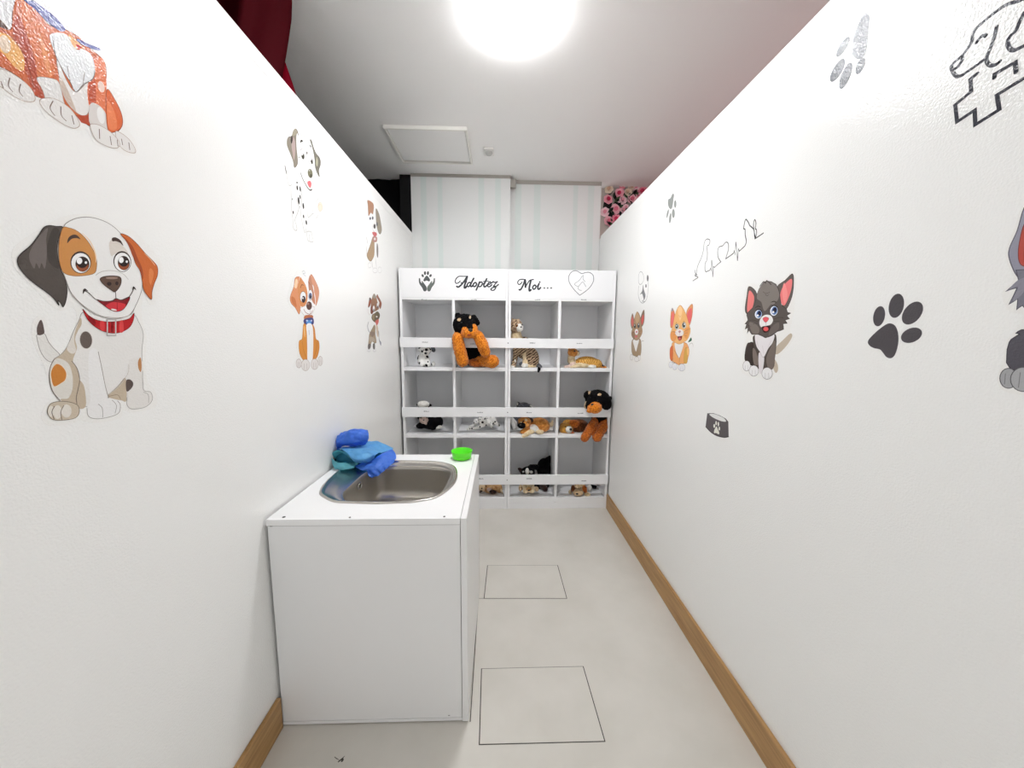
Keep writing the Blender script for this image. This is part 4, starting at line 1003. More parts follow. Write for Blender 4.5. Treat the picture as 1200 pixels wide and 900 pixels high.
# ---------------------------------------------------------------- flower wall beyond the right partition
FY = 3.20
fx0 = xr1+.012
fw_ = empty('flower_panel', (1.4, FY, 1.55), 'panel of pink and cream artificial roses above the right wall at the back', 'flower panel')
obj('backing', bx(fx0, 2.38, FY+.02, FY+.05, 1.55, CEIL-.002), mat('flower_backing', (196, 184, 176), rough=.9), fw_)
rnd = random.Random(11)
M_leafs = [mat('rose_leaf_dark', (34, 52, 36), rough=.6), mat('rose_leaf_mid', (74, 100, 62), rough=.6), mat('gap_dark', (26, 24, 22), rough=.9)]
def foliage(parent):
    bm = bmesh.new()
    for i in range(900):
        x = rnd.uniform(fx0+.05, 2.3); z = rnd.uniform(1.72, CEIL-.03)
        if x-fx0 < .06+.05*rnd.random() and rnd.random() < .8: continue
        c = Vector((x, FY+.005-rnd.uniform(0, .035), z)); a = rnd.uniform(0, 6.28); L = rnd.uniform(.02, .036); w_ = L*.42; tl = rnd.uniform(-.5, .3)
        u = Vector((math.cos(a), -abs(tl)*.6, math.sin(a))).normalized(); v = u.cross(Vector((0, -1, 0))).normalized()
        P = [c-u*L, c-u*L*.3+v*w_, c+u*L*.3+v*w_*.8, c+u*L, c+u*L*.3-v*w_*.8, c-u*L*.3-v*w_]
        m_ = bm.verts.new(c+Vector((0, -.006, 0))); vs = [bm.verts.new(p) for p in P]; k = rnd.choice((0, 0, 1, 2, 2))
        for j in range(6):
            f = bm.faces.new((m_, vs[j], vs[(j+1) % 6])); f.material_index = k
    bmesh.ops.solidify(bm, geom=list(bm.faces), thickness=.0012)
    return tag(obj('foliage', bm, M_leafs, parent), kind='stuff')
foliage(fw_)
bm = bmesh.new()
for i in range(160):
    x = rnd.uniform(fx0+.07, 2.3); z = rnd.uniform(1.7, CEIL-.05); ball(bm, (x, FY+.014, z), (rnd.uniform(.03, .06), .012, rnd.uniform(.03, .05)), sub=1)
tag(obj('gap_fill', bm, M_leafs[2], fw_), kind='stuff')  # near-black lumps put in to darken the gaps between the roses
ROSE = [((246, 150, 170), (226, 60, 104)), ((252, 196, 206), (240, 130, 156)), ((244, 226, 206), (232, 196, 168)), ((250, 176, 190), (214, 44, 92)), ((250, 214, 220), (244, 166, 184))]
def rose_mesh(k):
    """layers of cupped petals round a bud, facing -y, radius 1"""
    bm = bmesh.new(); r = random.Random(k)
    for ring, (n, rad, tilt, sz) in enumerate(((6, .62, .35, .60), (6, .44, .75, .50), (5, .27, 1.05, .38), (4, .13, 1.3, .26))):
        for i in range(n):
            a = 2*math.pi*(i+.5*ring+r.uniform(-.15, .15))/n
            d = Vector((math.cos(a), 0, math.sin(a))); t = Vector((-math.sin(a), 0, math.cos(a)))
            axis = (d*math.cos(tilt) + Vector((0, -1, 0))*math.sin(tilt))
            base = d*rad*.35 + Vector((0, -.12*ring, 0)); g = []
            for u in range(5):
                uu = u/4; row = []
                for v in range(5):
                    vv = v/2-1; wid = sz*math.sin(math.pi*(.18+.62*uu))*.9
                    p = base + axis*sz*1.15*uu + t*vv*wid - d*(.22*(1-vv*vv)-.22)*sz*-.9*uu + d*.25*sz*uu*uu
                    row.append(bm.verts.new(p))
                g.append(row)
            for u in range(4):
                for v in range(4):
                    f = bm.faces.new((g[u][v], g[u][v+1], g[u+1][v+1], g[u+1][v])); f.material_index = 0 if ring < 2 else 1
    ball(bm, (0, -.42, 0), (.2, .26, .2), sub=1, mi=1)
    bmesh.ops.solidify(bm, geom=list(bm.faces), thickness=.03)
    me = bpy.data.meshes.new('rose'); bm.to_mesh(me); bm.free()
    for p in me.polygons: p.use_smooth = True
    return me
spots = []
F0 = (680, 200, 10)
for x, y, r, k in [(495,150,5.5,0),(465,258,5.6,3),(330,335,5.6,3),(345,215,5.2,2),(600,180,5.2,2),(565,250,5,2),(735,235,5.5,0),(800,160,5,2),(500,345,5.2,4),(615,330,5.5,1),(420,445,6,1),(295,480,5.2,4),(325,580,5.5,1),(425,560,5.5,0),(500,460,4.6,4),(690,300,4.4,1),(385,645,5,3),(540,420,3.6,4),(660,120+70,4.2,4),(855,130,4,1)]:
    p = at(F0[0]+x/F0[2], F0[1]+y/F0[2], 1, FY-.02); spots.append((p.x, p.z, r*FY/F*1.0, k))
tries = 0
while len(spots) < 70 and tries < 4000:
    tries += 1
    x, z, r = rnd.uniform(fx0+.1, 2.3), rnd.uniform(1.7, CEIL-.05), rnd.uniform(.028, .045)
    if all((x-a)**2+(z-b)**2 > (r+c)**2*.8 for a, b, c, _ in spots): spots.append((x, z, r, rnd.randrange(5)))
RM = {}
for i, (x, z, r, k) in enumerate(spots):
    if k not in RM:
        me = rose_mesh(k); a, b = ROSE[k]
        me.materials.append(mat('petal_outer_%d' % k, a, rough=.7, sheen=.2)); me.materials.append(mat('petal_inner_%d' % k, b, rough=.7, sheen=.2)); RM[k] = me
    o = bpy.data.objects.new('rose', RM[k]); COL.objects.link(o); o.parent = fw_
    o.location = Vector((x, FY-.004, z)) - fw_.location; o.scale = (r*.98,)*3; o.rotation_euler = (rnd.uniform(-.35, .35), rnd.uniform(0, 6.28), rnd.uniform(-.35, .35))
# ---------------------------------------------------------------- plush toys
from mathutils.bvhtree import BVHTree
def to_px(p):
    d = Vector(p)-EYE; z = d.dot(FW)
    return 600+F*d.dot(RT)/z, 450-F*d.dot(UP)/z
def fur(name, rgb, rgb2=None, scale=60, lo=.4, hi=.6, sheen=.2):
    return mat('plush_'+name, rgb, rough=.95, spec=.15, sheen=sheen, bump=(240, .004), noise_mix=(rgb2 or tuple(int(c*.78) for c in rgb), scale, (1, 1, 1), lo, hi))
def spotted(name, base, dots, scale, thr):
    m = mat('plush_'+name, base, rough=.95, spec=.15, bump=(240, .003))
    nt = m.node_tree; b = nt.nodes['Principled BSDF']; tc = nt.nodes.new('ShaderNodeTexCoord')
    v = nt.nodes.new('ShaderNodeTexVoronoi'); v.inputs['Scale'].default_value = scale
    rp = nt.nodes.new('ShaderNodeValToRGB'); rp.color_ramp.interpolation = 'CONSTANT'
    rp.color_ramp.elements[0].color = lin(dots); rp.color_ramp.elements[1].position = thr; rp.color_ramp.elements[1].color = lin(base)
    nt.links.new(tc.outputs['Object'], v.inputs['Vector']); nt.links.new(v.outputs['Distance'], rp.inputs['Fac']); nt.links.new(rp.outputs['Color'], b.inputs['Base Color'])
    return m
def striped(name, base, dark, scale, rot, dist=5, pos=.62):
    m = mat('plush_'+name, base, rough=.95, spec=.15, bump=(240, .003))
    nt = m.node_tree; b = nt.nodes['Principled BSDF']; tc = nt.nodes.new('ShaderNodeTexCoord')
    mp = nt.nodes.new('ShaderNodeMapping'); mp.inputs['Rotation'].default_value = (0, R_(rot), 0)
    wv = nt.nodes.new('ShaderNodeTexWave'); wv.inputs['Scale'].default_value = scale; wv.inputs['Distortion'].default_value = dist; wv.inputs['Detail'].default_value = 2; wv.inputs['Detail Scale'].default_value = 2.5
    wv.bands_direction = 'Z'
    rp = nt.nodes.new('ShaderNodeValToRGB')
    rp.color_ramp.elements[0].position = pos-.05; rp.color_ramp.elements[0].color = lin(base); rp.color_ramp.elements[1].position = pos+.1; rp.color_ramp.elements[1].color = lin(dark)
    nt.links.new(tc.outputs['Object'], mp.inputs['Vector']); nt.links.new(mp.outputs['Vector'], wv.inputs['Vector']); nt.links.new(wv.outputs['Fac'], rp.inputs['Fac']); nt.links.new(rp.outputs['Color'], b.inputs['Base Color'])
    return m
BLK = fur('black', (13, 12, 14), (5, 5, 7), sheen=0); ORG = fur('orange', (238, 148, 44), (196, 100, 18), 110); RUST = fur('rust', (206, 114, 40), (158, 78, 22), 110)
BRN = fur('brown', (124, 70, 30), (86, 46, 20)); GLD = fur('gold', (212, 156, 70), (176, 118, 44)); CRM = fur('cream', (236, 216, 180), (214, 190, 148)); WHT = fur('white', (240, 238, 232), (222, 218, 210))
PNK = fur('pinkish', (226, 202, 190), (206, 178, 166)); GRY = fur('grey', (92, 94, 100), (64, 66, 72)); TAN = fur('tan', (208, 168, 118), (150, 104, 62), 40, .35, .65); BEI = fur('beige', (222, 196, 160), (198, 168, 128)); DKB = fur('dark_brown', (62, 36, 28), (38, 22, 18))
CML = fur('caramel', (216, 150, 76), (184, 112, 48)); LGY = fur('light_grey', (214, 212, 208), (190, 188, 184))
DAL = spotted('dalmatian', (240, 239, 235), (20, 20, 22), 32, .36); DALF = spotted('dalmatian_fine', (236, 234, 229), (24, 24, 26), 44, .30)
TAB = striped('tabby', (186, 160, 132), (74, 56, 44), 19, 35, 5, .60)
TBH = fur('tabby_head', (192, 166, 136), (132, 104, 80), 55); GTB = striped('golden_tabby', (232, 184, 100), (184, 124, 52), 26, 78, 6, .52)
M_eye = mat('eye_black', (12, 11, 12), rough=.12); M_nose = mat('nose_black', (20, 18, 18), rough=.35); M_eyew = mat('eye_white', (240, 238, 234), rough=.3); M_tongue = mat('tongue_red', (206, 84, 60), rough=.7)

class Plush:
    def __init__(s, name, label, ox, oy, sc, dy, cell, shelf):
        s.name, s.label, s.fr, s.Y = name, label, (ox, oy, sc), YK+dy
        s.blobs, s.paints, s.parts, s.mats = [], [], [], []
        s.cell, s.shelf = cell, shelf
    def w(s, x, y, dy=0): return at(s.fr[0]+x/s.fr[2], s.fr[1]+y/s.fr[2], 1, s.Y+dy)
    def k(s, dy=0): return (s.Y+dy)/F/s.fr[2]*.985
    def m(s, m):
        if m not in s.mats: s.mats.append(m)
        return s.mats.index(m)
    def e(s, x, y, rx, ry, m, dy=0, rd=None, rot=0):
        k = s.k(dy); rd = rd if rd else (rx+ry)/2*k
        s.blobs.append(('e', s.w(x, y, dy), Vector((rx*k, rd, ry*k)), Euler((0, R_(rot), 0)).to_matrix(), s.m(m))); return s
    def c(s, pts, m):
        """tapered limb through (x, y, dy, r)"""
        P = [(s.w(x, y, d), r*s.k(d)) for x, y, d, r in pts]
        s.blobs.append(('c', P, s.m(m))); return s
    def paint(s, x, y, rx, ry, m, rot=0): s.paints.append((x, y, rx, ry, R_(rot), s.m(m))); return s
    def bead(s, name, x, y, r, m, rz=None, depth=.6): s.parts.append((name, x, y, r, rz or r, m, depth)); return s
    def dist(s, b, p):
        if b[0] == 'e':
            q = b[3].transposed() @ (p-b[1]); r = b[2]
            return (Vector((q.x/r.x, q.y/r.y, q.z/r.z)).length-1)*min(r)
        best = 9
        P = b[1]
        for (a, ra), (c, rc) in zip(P, P[1:]):
            t = max(0, min(1, (p-a).dot(c-a)/max(1e-9, (c-a).length_squared)))
            best = min(best, (p-(a+(c-a)*t)).length - (ra+(rc-ra)*t))
        return best
    def build(s, vox=.0055, amp=.0016, group='plush animals on the bookcase shelves'):
        bm = bmesh.new()
        for b in s.blobs:
            if b[0] == 'e':
                M = Matrix.Translation(b[1]) @ b[3].to_4x4() @ Matrix.Diagonal((*b[2], 1)); bmesh.ops.create_icosphere(bm, subdivisions=3, radius=1, matrix=M)
            else:
                for (a, ra), (c, rc) in zip(b[1], b[1][1:]):
                    n = max(2, int((c-a).length/(min(ra, rc)*.35)))
                    for i in range(n+1):
                        t = i/n; bmesh.ops.create_icosphere(bm, subdivisions=2, radius=ra+(rc-ra)*t, matrix=Matrix.Translation(a+(c-a)*t))
        me = bpy.data.meshes.new('tmp'); bm.to_mesh(me); bm.free()
        o = bpy.data.objects.new('tmp', me); COL.objects.link(o)
        md = o.modifiers.new('r', 'REMESH'); md.mode = 'VOXEL'; md.voxel_size = vox
        dg = bpy.context.evaluated_depsgraph_get(); me2 = bpy.data.meshes.new_from_object(o.evaluated_get(dg))
        bpy.data.objects.remove(o); bpy.data.meshes.remove(me)
        bm = bmesh.new(); bm.from_mesh(me2); bpy.data.meshes.remove(me2)
        for _ in range(2): bmesh.ops.smooth_vert(bm, verts=bm.verts, factor=.5, use_axis_x=True, use_axis_y=True, use_axis_z=True)
        bm.normal_update()
        for v in bm.verts:
            q = v.co*95; v.co += v.normal*amp*(noise.noise(q)+.6*noise.noise(q*2.3))
        xa, xb = s.cell
        for v in bm.verts:
            c = v.co
            if c.y > YK-.007: c.x = min(max(c.x, xa+.0015), xb-.0015)
            if c.y > YK-.007: c.z = max(c.z, s.shelf+.0008)
            c.y = min(c.y, YK+KD-.008)
            for za, zb in RAILS:
                if za-.003 < c.z < zb+.003 and RY-.003 < c.y < YK+.003:
                    e = (c.y-RY, YK-c.y, zb-c.z); k = e.index(min(e))
                    if k == 0: c.y = RY-.0035
                    elif k == 1: c.y = YK+.0035
                    else: c.z = zb+.0035
        for it in range(40):                     # ease the cloth off the rail and off the fronts of the boards
            bt = BVHTree.FromBMesh(bm); hit = False; bm.faces.ensure_lookup_table()
            for kind, tr in OBST:
                fs = {i for i, _ in bt.overlap(tr)}
                for v in {v for i in fs for v in bm.faces[i].verts}:
                    hit = True; c = v.co
                    if kind == 'edge': c.y -= .003
                    else:
                        za, zb = kind
                        if c.z > zb-.03: c.z += .0035; c.y -= .0015 if c.y < RY+.004 else 0
                        elif c.y < YK-.008: c.y -= .0035
                        else: c.y += .0035
            if not hit: break
        bm.normal_update()
        for f in bm.faces:
            p = f.calc_center_median(); f.smooth = True
            f.material_index = min(s.blobs, key=lambda b: s.dist(b, p))[-1]
            if s.paints and f.normal.dot(p-EYE) < .05:
                px, py = to_px(p); x, y = (px-s.fr[0])*s.fr[2], (py-s.fr[1])*s.fr[2]
                for (cx, cy, rx, ry, r, m) in s.paints:
                    u, v = (x-cx)*math.cos(r)+(y-cy)*math.sin(r), -(x-cx)*math.sin(r)+(y-cy)*math.cos(r)
                    if (u/rx)**2+(v/ry)**2 < 1: f.material_index = m
        tree = BVHTree.FromBMesh(bm)
        me = bpy.data.meshes.new(s.name); bm.to_mesh(me); bm.free()
        for m in s.mats: me.materials.append(m)
        o = link_mesh(s.name, me); tag(o, s.label, 'plush toy', group)
        for name, x, y, r, rz, m, depth in s.parts:
            tgt = s.w(x, y); hit = tree.ray_cast(EYE, (tgt-EYE).normalized())
            c = hit[0] if hit[0] else tgt
            kk = (c.y)/F/s.fr[2]; b2 = bmesh.new(); ball(b2, c, (r*kk, r*kk*depth, rz*kk), sub=2); obj(name, b2, m, o, smooth=True)
        return o
def _bt(*a): return BVHTree.FromBMesh(bx(*a))
OBST = [((za, zb), _bt(-.694, .789, RY, YK-.0006, za, zb)) for za, zb in RAILS] + [('edge', _bt(a, b, YK, YK+.05, 0, TOPZ)) for a, b in ((-.693, -.6755), (-.3365, -.3175), (.031, .0485), (.0505, .068), (.397, .416), (.7735, .791))]
S1, S2, S3 = 1.045, .566, .086
CELL = [(-.6755, -.3365), (-.3175, .031), (.068, .397), (.416, .7735)]

p = Plush('plush_dalmatian', 'small sitting plush dalmatian on the top row, left of the black and orange dog', 475, 400, 22.5, .085, CELL[0], S1)
p.e(480, 480, 165, 190, DAL).e(530, 235, 145, 125, DAL, -.03).c([(430, 470, -.02, 70), (430, 600, -.05, 75)], DAL).c([(590, 480, -.02, 65), (590, 610, -.05, 75)], DAL).e(735, 590, 60, 70, DAL, -.01)
p.e(735, 210, 60, 85, GRY, -.01, rot=-20).e(385, 200, 45, 90, DAL, -.01, rot=15).e(540, 330, 70, 55, WHT, -.055)
p.bead('nose', 535, 315, 36, M_nose, 30).bead('eye', 485, 232, 16, M_eye).bead('eye', 590, 228, 16, M_eye).build(.0045, .0008)

p = Plush('plush_rottweiler', 'big black and orange plush dog on the top row, arms draped over the rail', 520, 355, 10.59, .06, CELL[1], S1)
p.e(350, 600, 150, 190, BLK, .04, rd=.075).c([(300, 330, .02, 110), (350, 500, .05, 110)], BLK)
p.e(265, 275, 152, 140, BLK, -.085, rd=.085).e(290, 345, 110, 75, BLK, -.115).e(172, 155, 34, 38, BLK, -.07, rot=20).c([(370, 190, -.09, 45), (430, 255, -.095, 24)], BLK)
p.e(316, 374, 100, 70, ORG, -.15, rd=.048).e(262, 345, 42, 62, ORG, -.15).e(385, 335, 40, 70, ORG, -.145).c([(305, 200, -.125, 50), (326, 318, -.168, 36)], BLK)
p.c([(180, 410, -.07, 66), (172, 445, -.132, 74), (200, 580, -.135, 80), (235, 720, -.120, 78)], ORG).c([(400, 390, -.07, 62), (430, 415, -.132, 70), (480, 520, -.135, 76), (515, 610, -.120, 68)], ORG)
p.c([(440, 720, .0, 66), (540, 725, -.05, 80), (605, 725, -.085, 88)], ORG).e(400, 745, 100, 55, RUST, -.02).e(470, 720, 60, 80, DKB, -.01)
p.paint(192, 208, 24, 19, BEI, -10).paint(325, 176, 14, 18, BEI, 10)
p.bead('mouth', 318, 398, 26, mat('mouth_red', (150, 50, 24), rough=.8), 8, .4).bead('nose', 330, 340, 30, M_nose, 24).bead('eye', 222, 245, 12, M_eye).bead('eye', 352, 215, 12, M_eye).build(.0055, .004)

p = Plush('plush_cat', 'striped brown tabby plush cat sitting on the top row beside the centre joint', 590, 365, 11.25, .10, CELL[2], S1)
p.e(165, 195, 88, 98, TBH, -.02).e(215, 215, 48, 55, WHT, -.055).c([(125, 120, -.01, 26), (118, 95, -.01, 10)], TBH).c([(195, 125, -.01, 24), (203, 98, -.01, 9)], TBH).paint(165, 150, 12, 40, TAB).paint(120, 190, 30, 14, TAB)
p.e(170, 340, 75, 110, CRM, .0).e(270, 480, 120, 150, TAB, .02).e(365, 610, 105, 150, TAB, -.01, rot=-12)
p.c([(170, 480, -.02, 48), (158, 600, -.03, 36), (130, 720, -.05, 34)], TAB).e(118, 735, 40, 28, WHT, -.055).e(150, 660, 24, 50, WHT, -.04)
p.c([(300, 560, -.03, 45), (285, 700, -.05, 42)], CRM).e(280, 712, 45, 34, WHT, -.06).e(235, 690, 32, 30, GRY, -.05).e(360, 720, 70, 35, CRM, -.04)
p.c([(420, 690, .0, 40), (485, 730, -.06, 30), (470, 760, -.112, 24), (460, 795, -.118, 15)], GRY).paint(460, 780, 30, 50, BLK)
p.bead('nose', 232, 205, 13, M_nose, 10).bead('eye', 180, 190, 17, mat('eye_amber', (110, 60, 24), rough=.12)).bead('eye', 243, 178, 12, M_eye).build(.0045, .001)

p = Plush('plush_cat', 'golden striped plush cat lying on the top row at the right end', 645, 400, 15, .075, CELL[3], S1)
p.e(395, 195, 96, 76, CML, -.01).e(470, 215, 50, 42, CRM, -.015).c([(335, 150, .01, 30), (322, 128, .01, 12)], CML).c([(400, 140, .02, 26), (402, 122, .02, 10)], CML)
p.c([(370, 230, .0, 62), (365, 340, .0, 72), (400, 400, .0, 70)], CRM).e(640, 370, 215, 110, GTB, .0, rd=.055).e(790, 395, 120, 92, GTB, -.01).e(560, 420, 150, 50, CRM, -.025)
p.c([(400, 400, -.02, 45), (330, 448, -.04, 36), (260, 452, -.04, 30)], PNK).c([(520, 420, -.03, 45), (380, 462, -.055, 28)], CRM).e(725, 448, 78, 36, WHT, -.045)
p.c([(850, 410, .0, 55), (910, 455, -.02, 42), (960, 462, -.04, 34)], CML).paint(935, 425, 35, 18, DKB)
p.bead('nose', 492, 178, 17, M_nose, 13).bead('eye', 425, 172, 20, M_eye, 15).build(.0045, .0008)

p = Plush('plush_dog', 'black plush toy with a cream crown and pale face, middle row at the left end', 475, 460, 16.4, .10, CELL[0], S2)
p.e(350, 400, 128, 215, BLK, -.02, rd=.055).e(345, 225, 118, 72, WHT, -.03).e(350, 520, 88, 80, PNK, -.06, rd=.03).c([(370, 560, -.06, 40), (395, 600, -.065, 20)], PNK)
p.e(500, 590, 205, 120, BLK, .0, rd=.07).e(300, 640, 100, 60, BLK, -.04).e(530, 670, 70, 55, BLK, -.05).e(650, 672, 78, 34, WHT, -.045, rot=-18).e(640, 560, 90, 110, BLK, .01)
p.c([(232, 235, -.01, 24), (222, 225, -.01, 14)], BLK).c([(455, 235, -.01, 34), (500, 250, -.01, 18)], BLK)
p.bead('eye', 300, 480, 18, M_eye).bead('eye', 410, 485, 16, M_eye).bead('nose', 352, 530, 18, M_nose, 12).build(.0048, .0016)

p = Plush('plush_dalmatian', 'plush dalmatian lying down on the middle row, beside the centre joint', 535, 480, 18.46, .12, CELL[1], S2)
p.e(560, 235, 100, 105, DALF, -.035).e(430, 270, 70, 80, DALF, -.01, rot=20).e(560, 320, 55, 40, WHT, -.06).e(720, 250, 170, 115, DALF, .02, rd=.06)
p.c([(620, 330, -.03, 42), (450, 390, -.06, 34), (240, 425, -.07, 28)], DALF).c([(400, 330, .0, 36), (270, 375, -.02, 26)], DALF).c([(760, 200, -.02, 52), (850, 280, -.04, 44), (930, 360, -.05, 26)], DALF).e(760, 370, 40, 30, DALF, -.04)
p.bead('nose', 562, 276, 30, M_nose, 24).bead('eye', 512, 212, 14, M_eye).bead('eye', 600, 205, 14, M_eye).build(.0042, .0008)

p = Plush('plush_husky', 'grey plush animal with pale paws behind the caramel bulldog, middle row', 590, 460, 15, .22, CELL[2], S2)
p.e(360, 300, 140, 135, GRY, .0).c([(265, 215, 0, 45), (246, 168, 0, 14)], GRY).c([(460, 240, 0, 40), (488, 222, 0, 16)], GRY).e(300, 520, 190, 180, GRY, .02, rd=.07).e(350, 350, 70, 70, LGY, -.045)
p.c([(170, 500, .0, 75), (190, 590, -.07, 50), (200, 620, -.1, 46)], LGY).c([(230, 640, -.03, 60), (190, 690, -.10, 44), (250, 695, -.11, 40)], LGY)
p.paint(244, 190, 14, 34, WHT, -8).paint(482, 232, 22, 14, WHT, 35).bead('eye', 315, 290, 14, M_eye).bead('eye', 400, 290, 14, M_eye).bead('nose', 352, 345, 20, M_nose, 14).build(.005, .001)

p = Plush('plush_bulldog', 'caramel and white plush bulldog lying down on the middle row', 590, 460, 15, .07, CELL[2], S2)
p.e(370, 520, 115, 100, CML, -.02).e(320, 580, 76, 56, BLK, -.06).e(400, 575, 60, 60, CML, -.05).e(290, 485, 40, 34, CML, -.02, rot=-20).e(480, 480, 50, 38, DKB, -.01, rot=30)
p.e(630, 560, 185, 125, CML, .01, rd=.06).e(710, 590, 105, 112, CML, -.02).e(540, 630, 90, 80, WHT, -.03)
p.c([(560, 640, -.03, 55), (460, 710, -.06, 48), (350, 765, -.085, 36)], CRM).c([(430, 640, -.03, 55), (330, 690, -.05, 44)], CML).e(640, 700, 74, 42, CRM, -.06).c([(790, 560, .0, 42), (850, 570, .0, 34), (862, 500, .0, 20)], CRM).e(835, 635, 46, 30, WHT, -.02)
p.paint(395, 480, 26, 22, CRM, 30).paint(310, 520, 18, 10, CRM).bead('eye', 350, 505, 14, M_eye).bead('nose', 300, 570, 22, M_nose, 16).bead('eye', 425, 530, 13, M_eye).build(.0045, .001)

p = Plush('plush_puppy', 'golden brown plush puppy with a white muzzle left of the second black and orange dog', 645, 450, 12, .10, CELL[3], S2)
p.e(220, 630, 105, 92, GLD, -.03).e(250, 545, 80, 50, GLD, .0).e(262, 640, 50, 48, M_eyew if False else WHT, -.075).e(400, 600, 150, 115, BRN, .01, rd=.06).e(195, 700, 55, 30, GLD, -.05).e(300, 695, 46, 32, CML, -.065).e(330, 560, 90, 60, RUST, -.02)
p.e(160, 600, 34, 60, GLD, -.02, rot=10)
p.bead('nose', 285, 638, 20, M_nose, 20).bead('mouth', 308, 682, 18, M_tongue, 9).bead('eye', 212, 600, 11, M_eye).build(.0048, .0014)

p = Plush('plush_rottweiler', 'black and orange plush dog on the middle row, head resting over the rail', 645, 450, 12, .06, CELL[3], S2)
p.e(700, 430, 130, 210, BLK, .03, rd=.075).c([(690, 260, -.02, 130), (700, 400, .02, 120)], BLK)
p.e(665, 215, 180, 142, BLK, -.085, rd=.085).e(785, 265, 78, 112, BLK, -.10, rd=.035, rot=-10).e(512, 150, 44, 62, BLK, -.09, rd=.025, rot=25).c([(840, 200, -.085, 30), (858, 190, -.085, 16)], BLK)
p.e(622, 335, 104, 84, ORG, -.165, rd=.05).e(540, 300, 46, 80, BLK, -.13).c([(590, 190, -.14, 60), (545, 270, -.155, 42)], BLK).e(560, 375, 55, 36, ORG, -.16).e(497, 300, 22, 55, BEI, -.10)
p.c([(635, 500, .0, 56), (580, 600, -.05, 68), (482, 758, -.118, 64)], RUST).c([(785, 500, .0, 60), (745, 600, -.05, 72), (655, 755, -.118, 68)], RUST)
p.paint(548, 120, 14, 28, BEI, 30).paint(690, 148, 28, 18, BEI, -10)
p.bead('nose', 590, 290, 24, M_nose, 18).bead('eye', 560, 190, 12, M_eye).bead('eye', 665, 235, 12, M_eye).build(.0055, .0038)

p = Plush('plush_puppy', 'tan plush puppy with dark paws on the bottom row, left of the centre joint', 550, 560, 24, .10, CELL[1], S3)
p.e(620, 250, 300, 170, TAN, .02, rd=.07).e(360, 280, 110, 110, BEI, -.02).e(850, 300, 90, 140, TAN, .0).e(560, 330, 70, 50, PNK, -.05)
p.c([(560, 330, -.04, 45), (620, 395, -.06, 60), (740, 400, -.05, 40)], DKB).c([(330, 370, -.04, 40), (300, 405, -.05, 30)], DKB).c([(880, 320, -.02, 30), (940, 440, -.04, 22)], CRM)
p.bead('eye', 470, 240, 20, M_eye).bead('nose', 350, 300, 24, M_nose, 18).build(.0048, .0014)

p = Plush('plush_dog', 'black plush dog with a white blaze behind the cream puppy, bottom row', 598, 525, 13.85, .20, CELL[2], S3)
p.e(285, 400, 125, 105, BLK, -.05).c([(170, 360, -.04, 40), (140, 335, -.04, 22)], DKB).e(275, 375, 32, 55, WHT, -.10, rd=.03).e(345, 390, 24, 24, LGY, -.095).c([(330, 300, -.04, 40), (420, 310, -.02, 50)], BLK)
p.e(545, 340, 120, 190, BLK, .02, rd=.07).c([(590, 230, .02, 70), (640, 150, .02, 34)], BLK).e(500, 560, 150, 140, BLK, .0).c([(530, 620, -.06, 60), (570, 665, -.10, 48)], DKB).e(320, 520, 90, 90, BLK, .02)
p.paint(210, 385, 14, 12, LGY).bead('eye', 232, 372, 10, M_eye).bead('eye', 322, 365, 10, M_eye).build(.005, .0018)

p = Plush('plush_puppy', 'cream plush puppy lying in front of the black dog, bottom row', 598, 525, 13.85, .06, CELL[2], S3)
p.e(295, 640, 110, 75, CRM, -.01).e(165, 650, 34, 62, BEI, .0).e(425, 665, 40, 48, BEI, .0, rot=-35).e(248, 700, 52, 36, CRM, -.04).e(345, 698, 56, 36, CRM, -.04).e(300, 590, 100, 70, CRM, .02).e(302, 660, 44, 36, TAN, -.045)
p.paint(188, 650, 8, 45, BRN, -10).bead('nose', 303, 684, 20, M_nose, 13).bead('eye', 262, 628, 9, M_eye).bead('eye', 338, 626, 9, M_eye).build(.0042, .0008)

p = Plush('plush_puppy', 'beige plush puppy with rust ears on the bottom row at the right end', 655, 560, 20, .08, CELL[3], S3)
p.e(470, 240, 145, 110, BEI, .0).e(450, 345, 132, 85, BEI, -.05).e(325, 250, 50, 95, BRN, -.03, rot=8).e(605, 260, 58, 95, RUST, -.03, rot=-12).e(262, 340, 42, 70, CRM, -.01).e(665, 390, 85, 60, CRM, -.04).e(715, 230, 60, 90, WHT, .02).e(500, 130, 150, 110, BEI, .05)
p.c([(760, 200, .06, 50), (850, 215, .08, 45)], BLK)
p.bead('nose', 425, 375, 32, M_nose, 22).bead('eye', 400, 240, 14, M_eye).bead('eye', 510, 240, 14, M_eye).build(.0045, .0012)

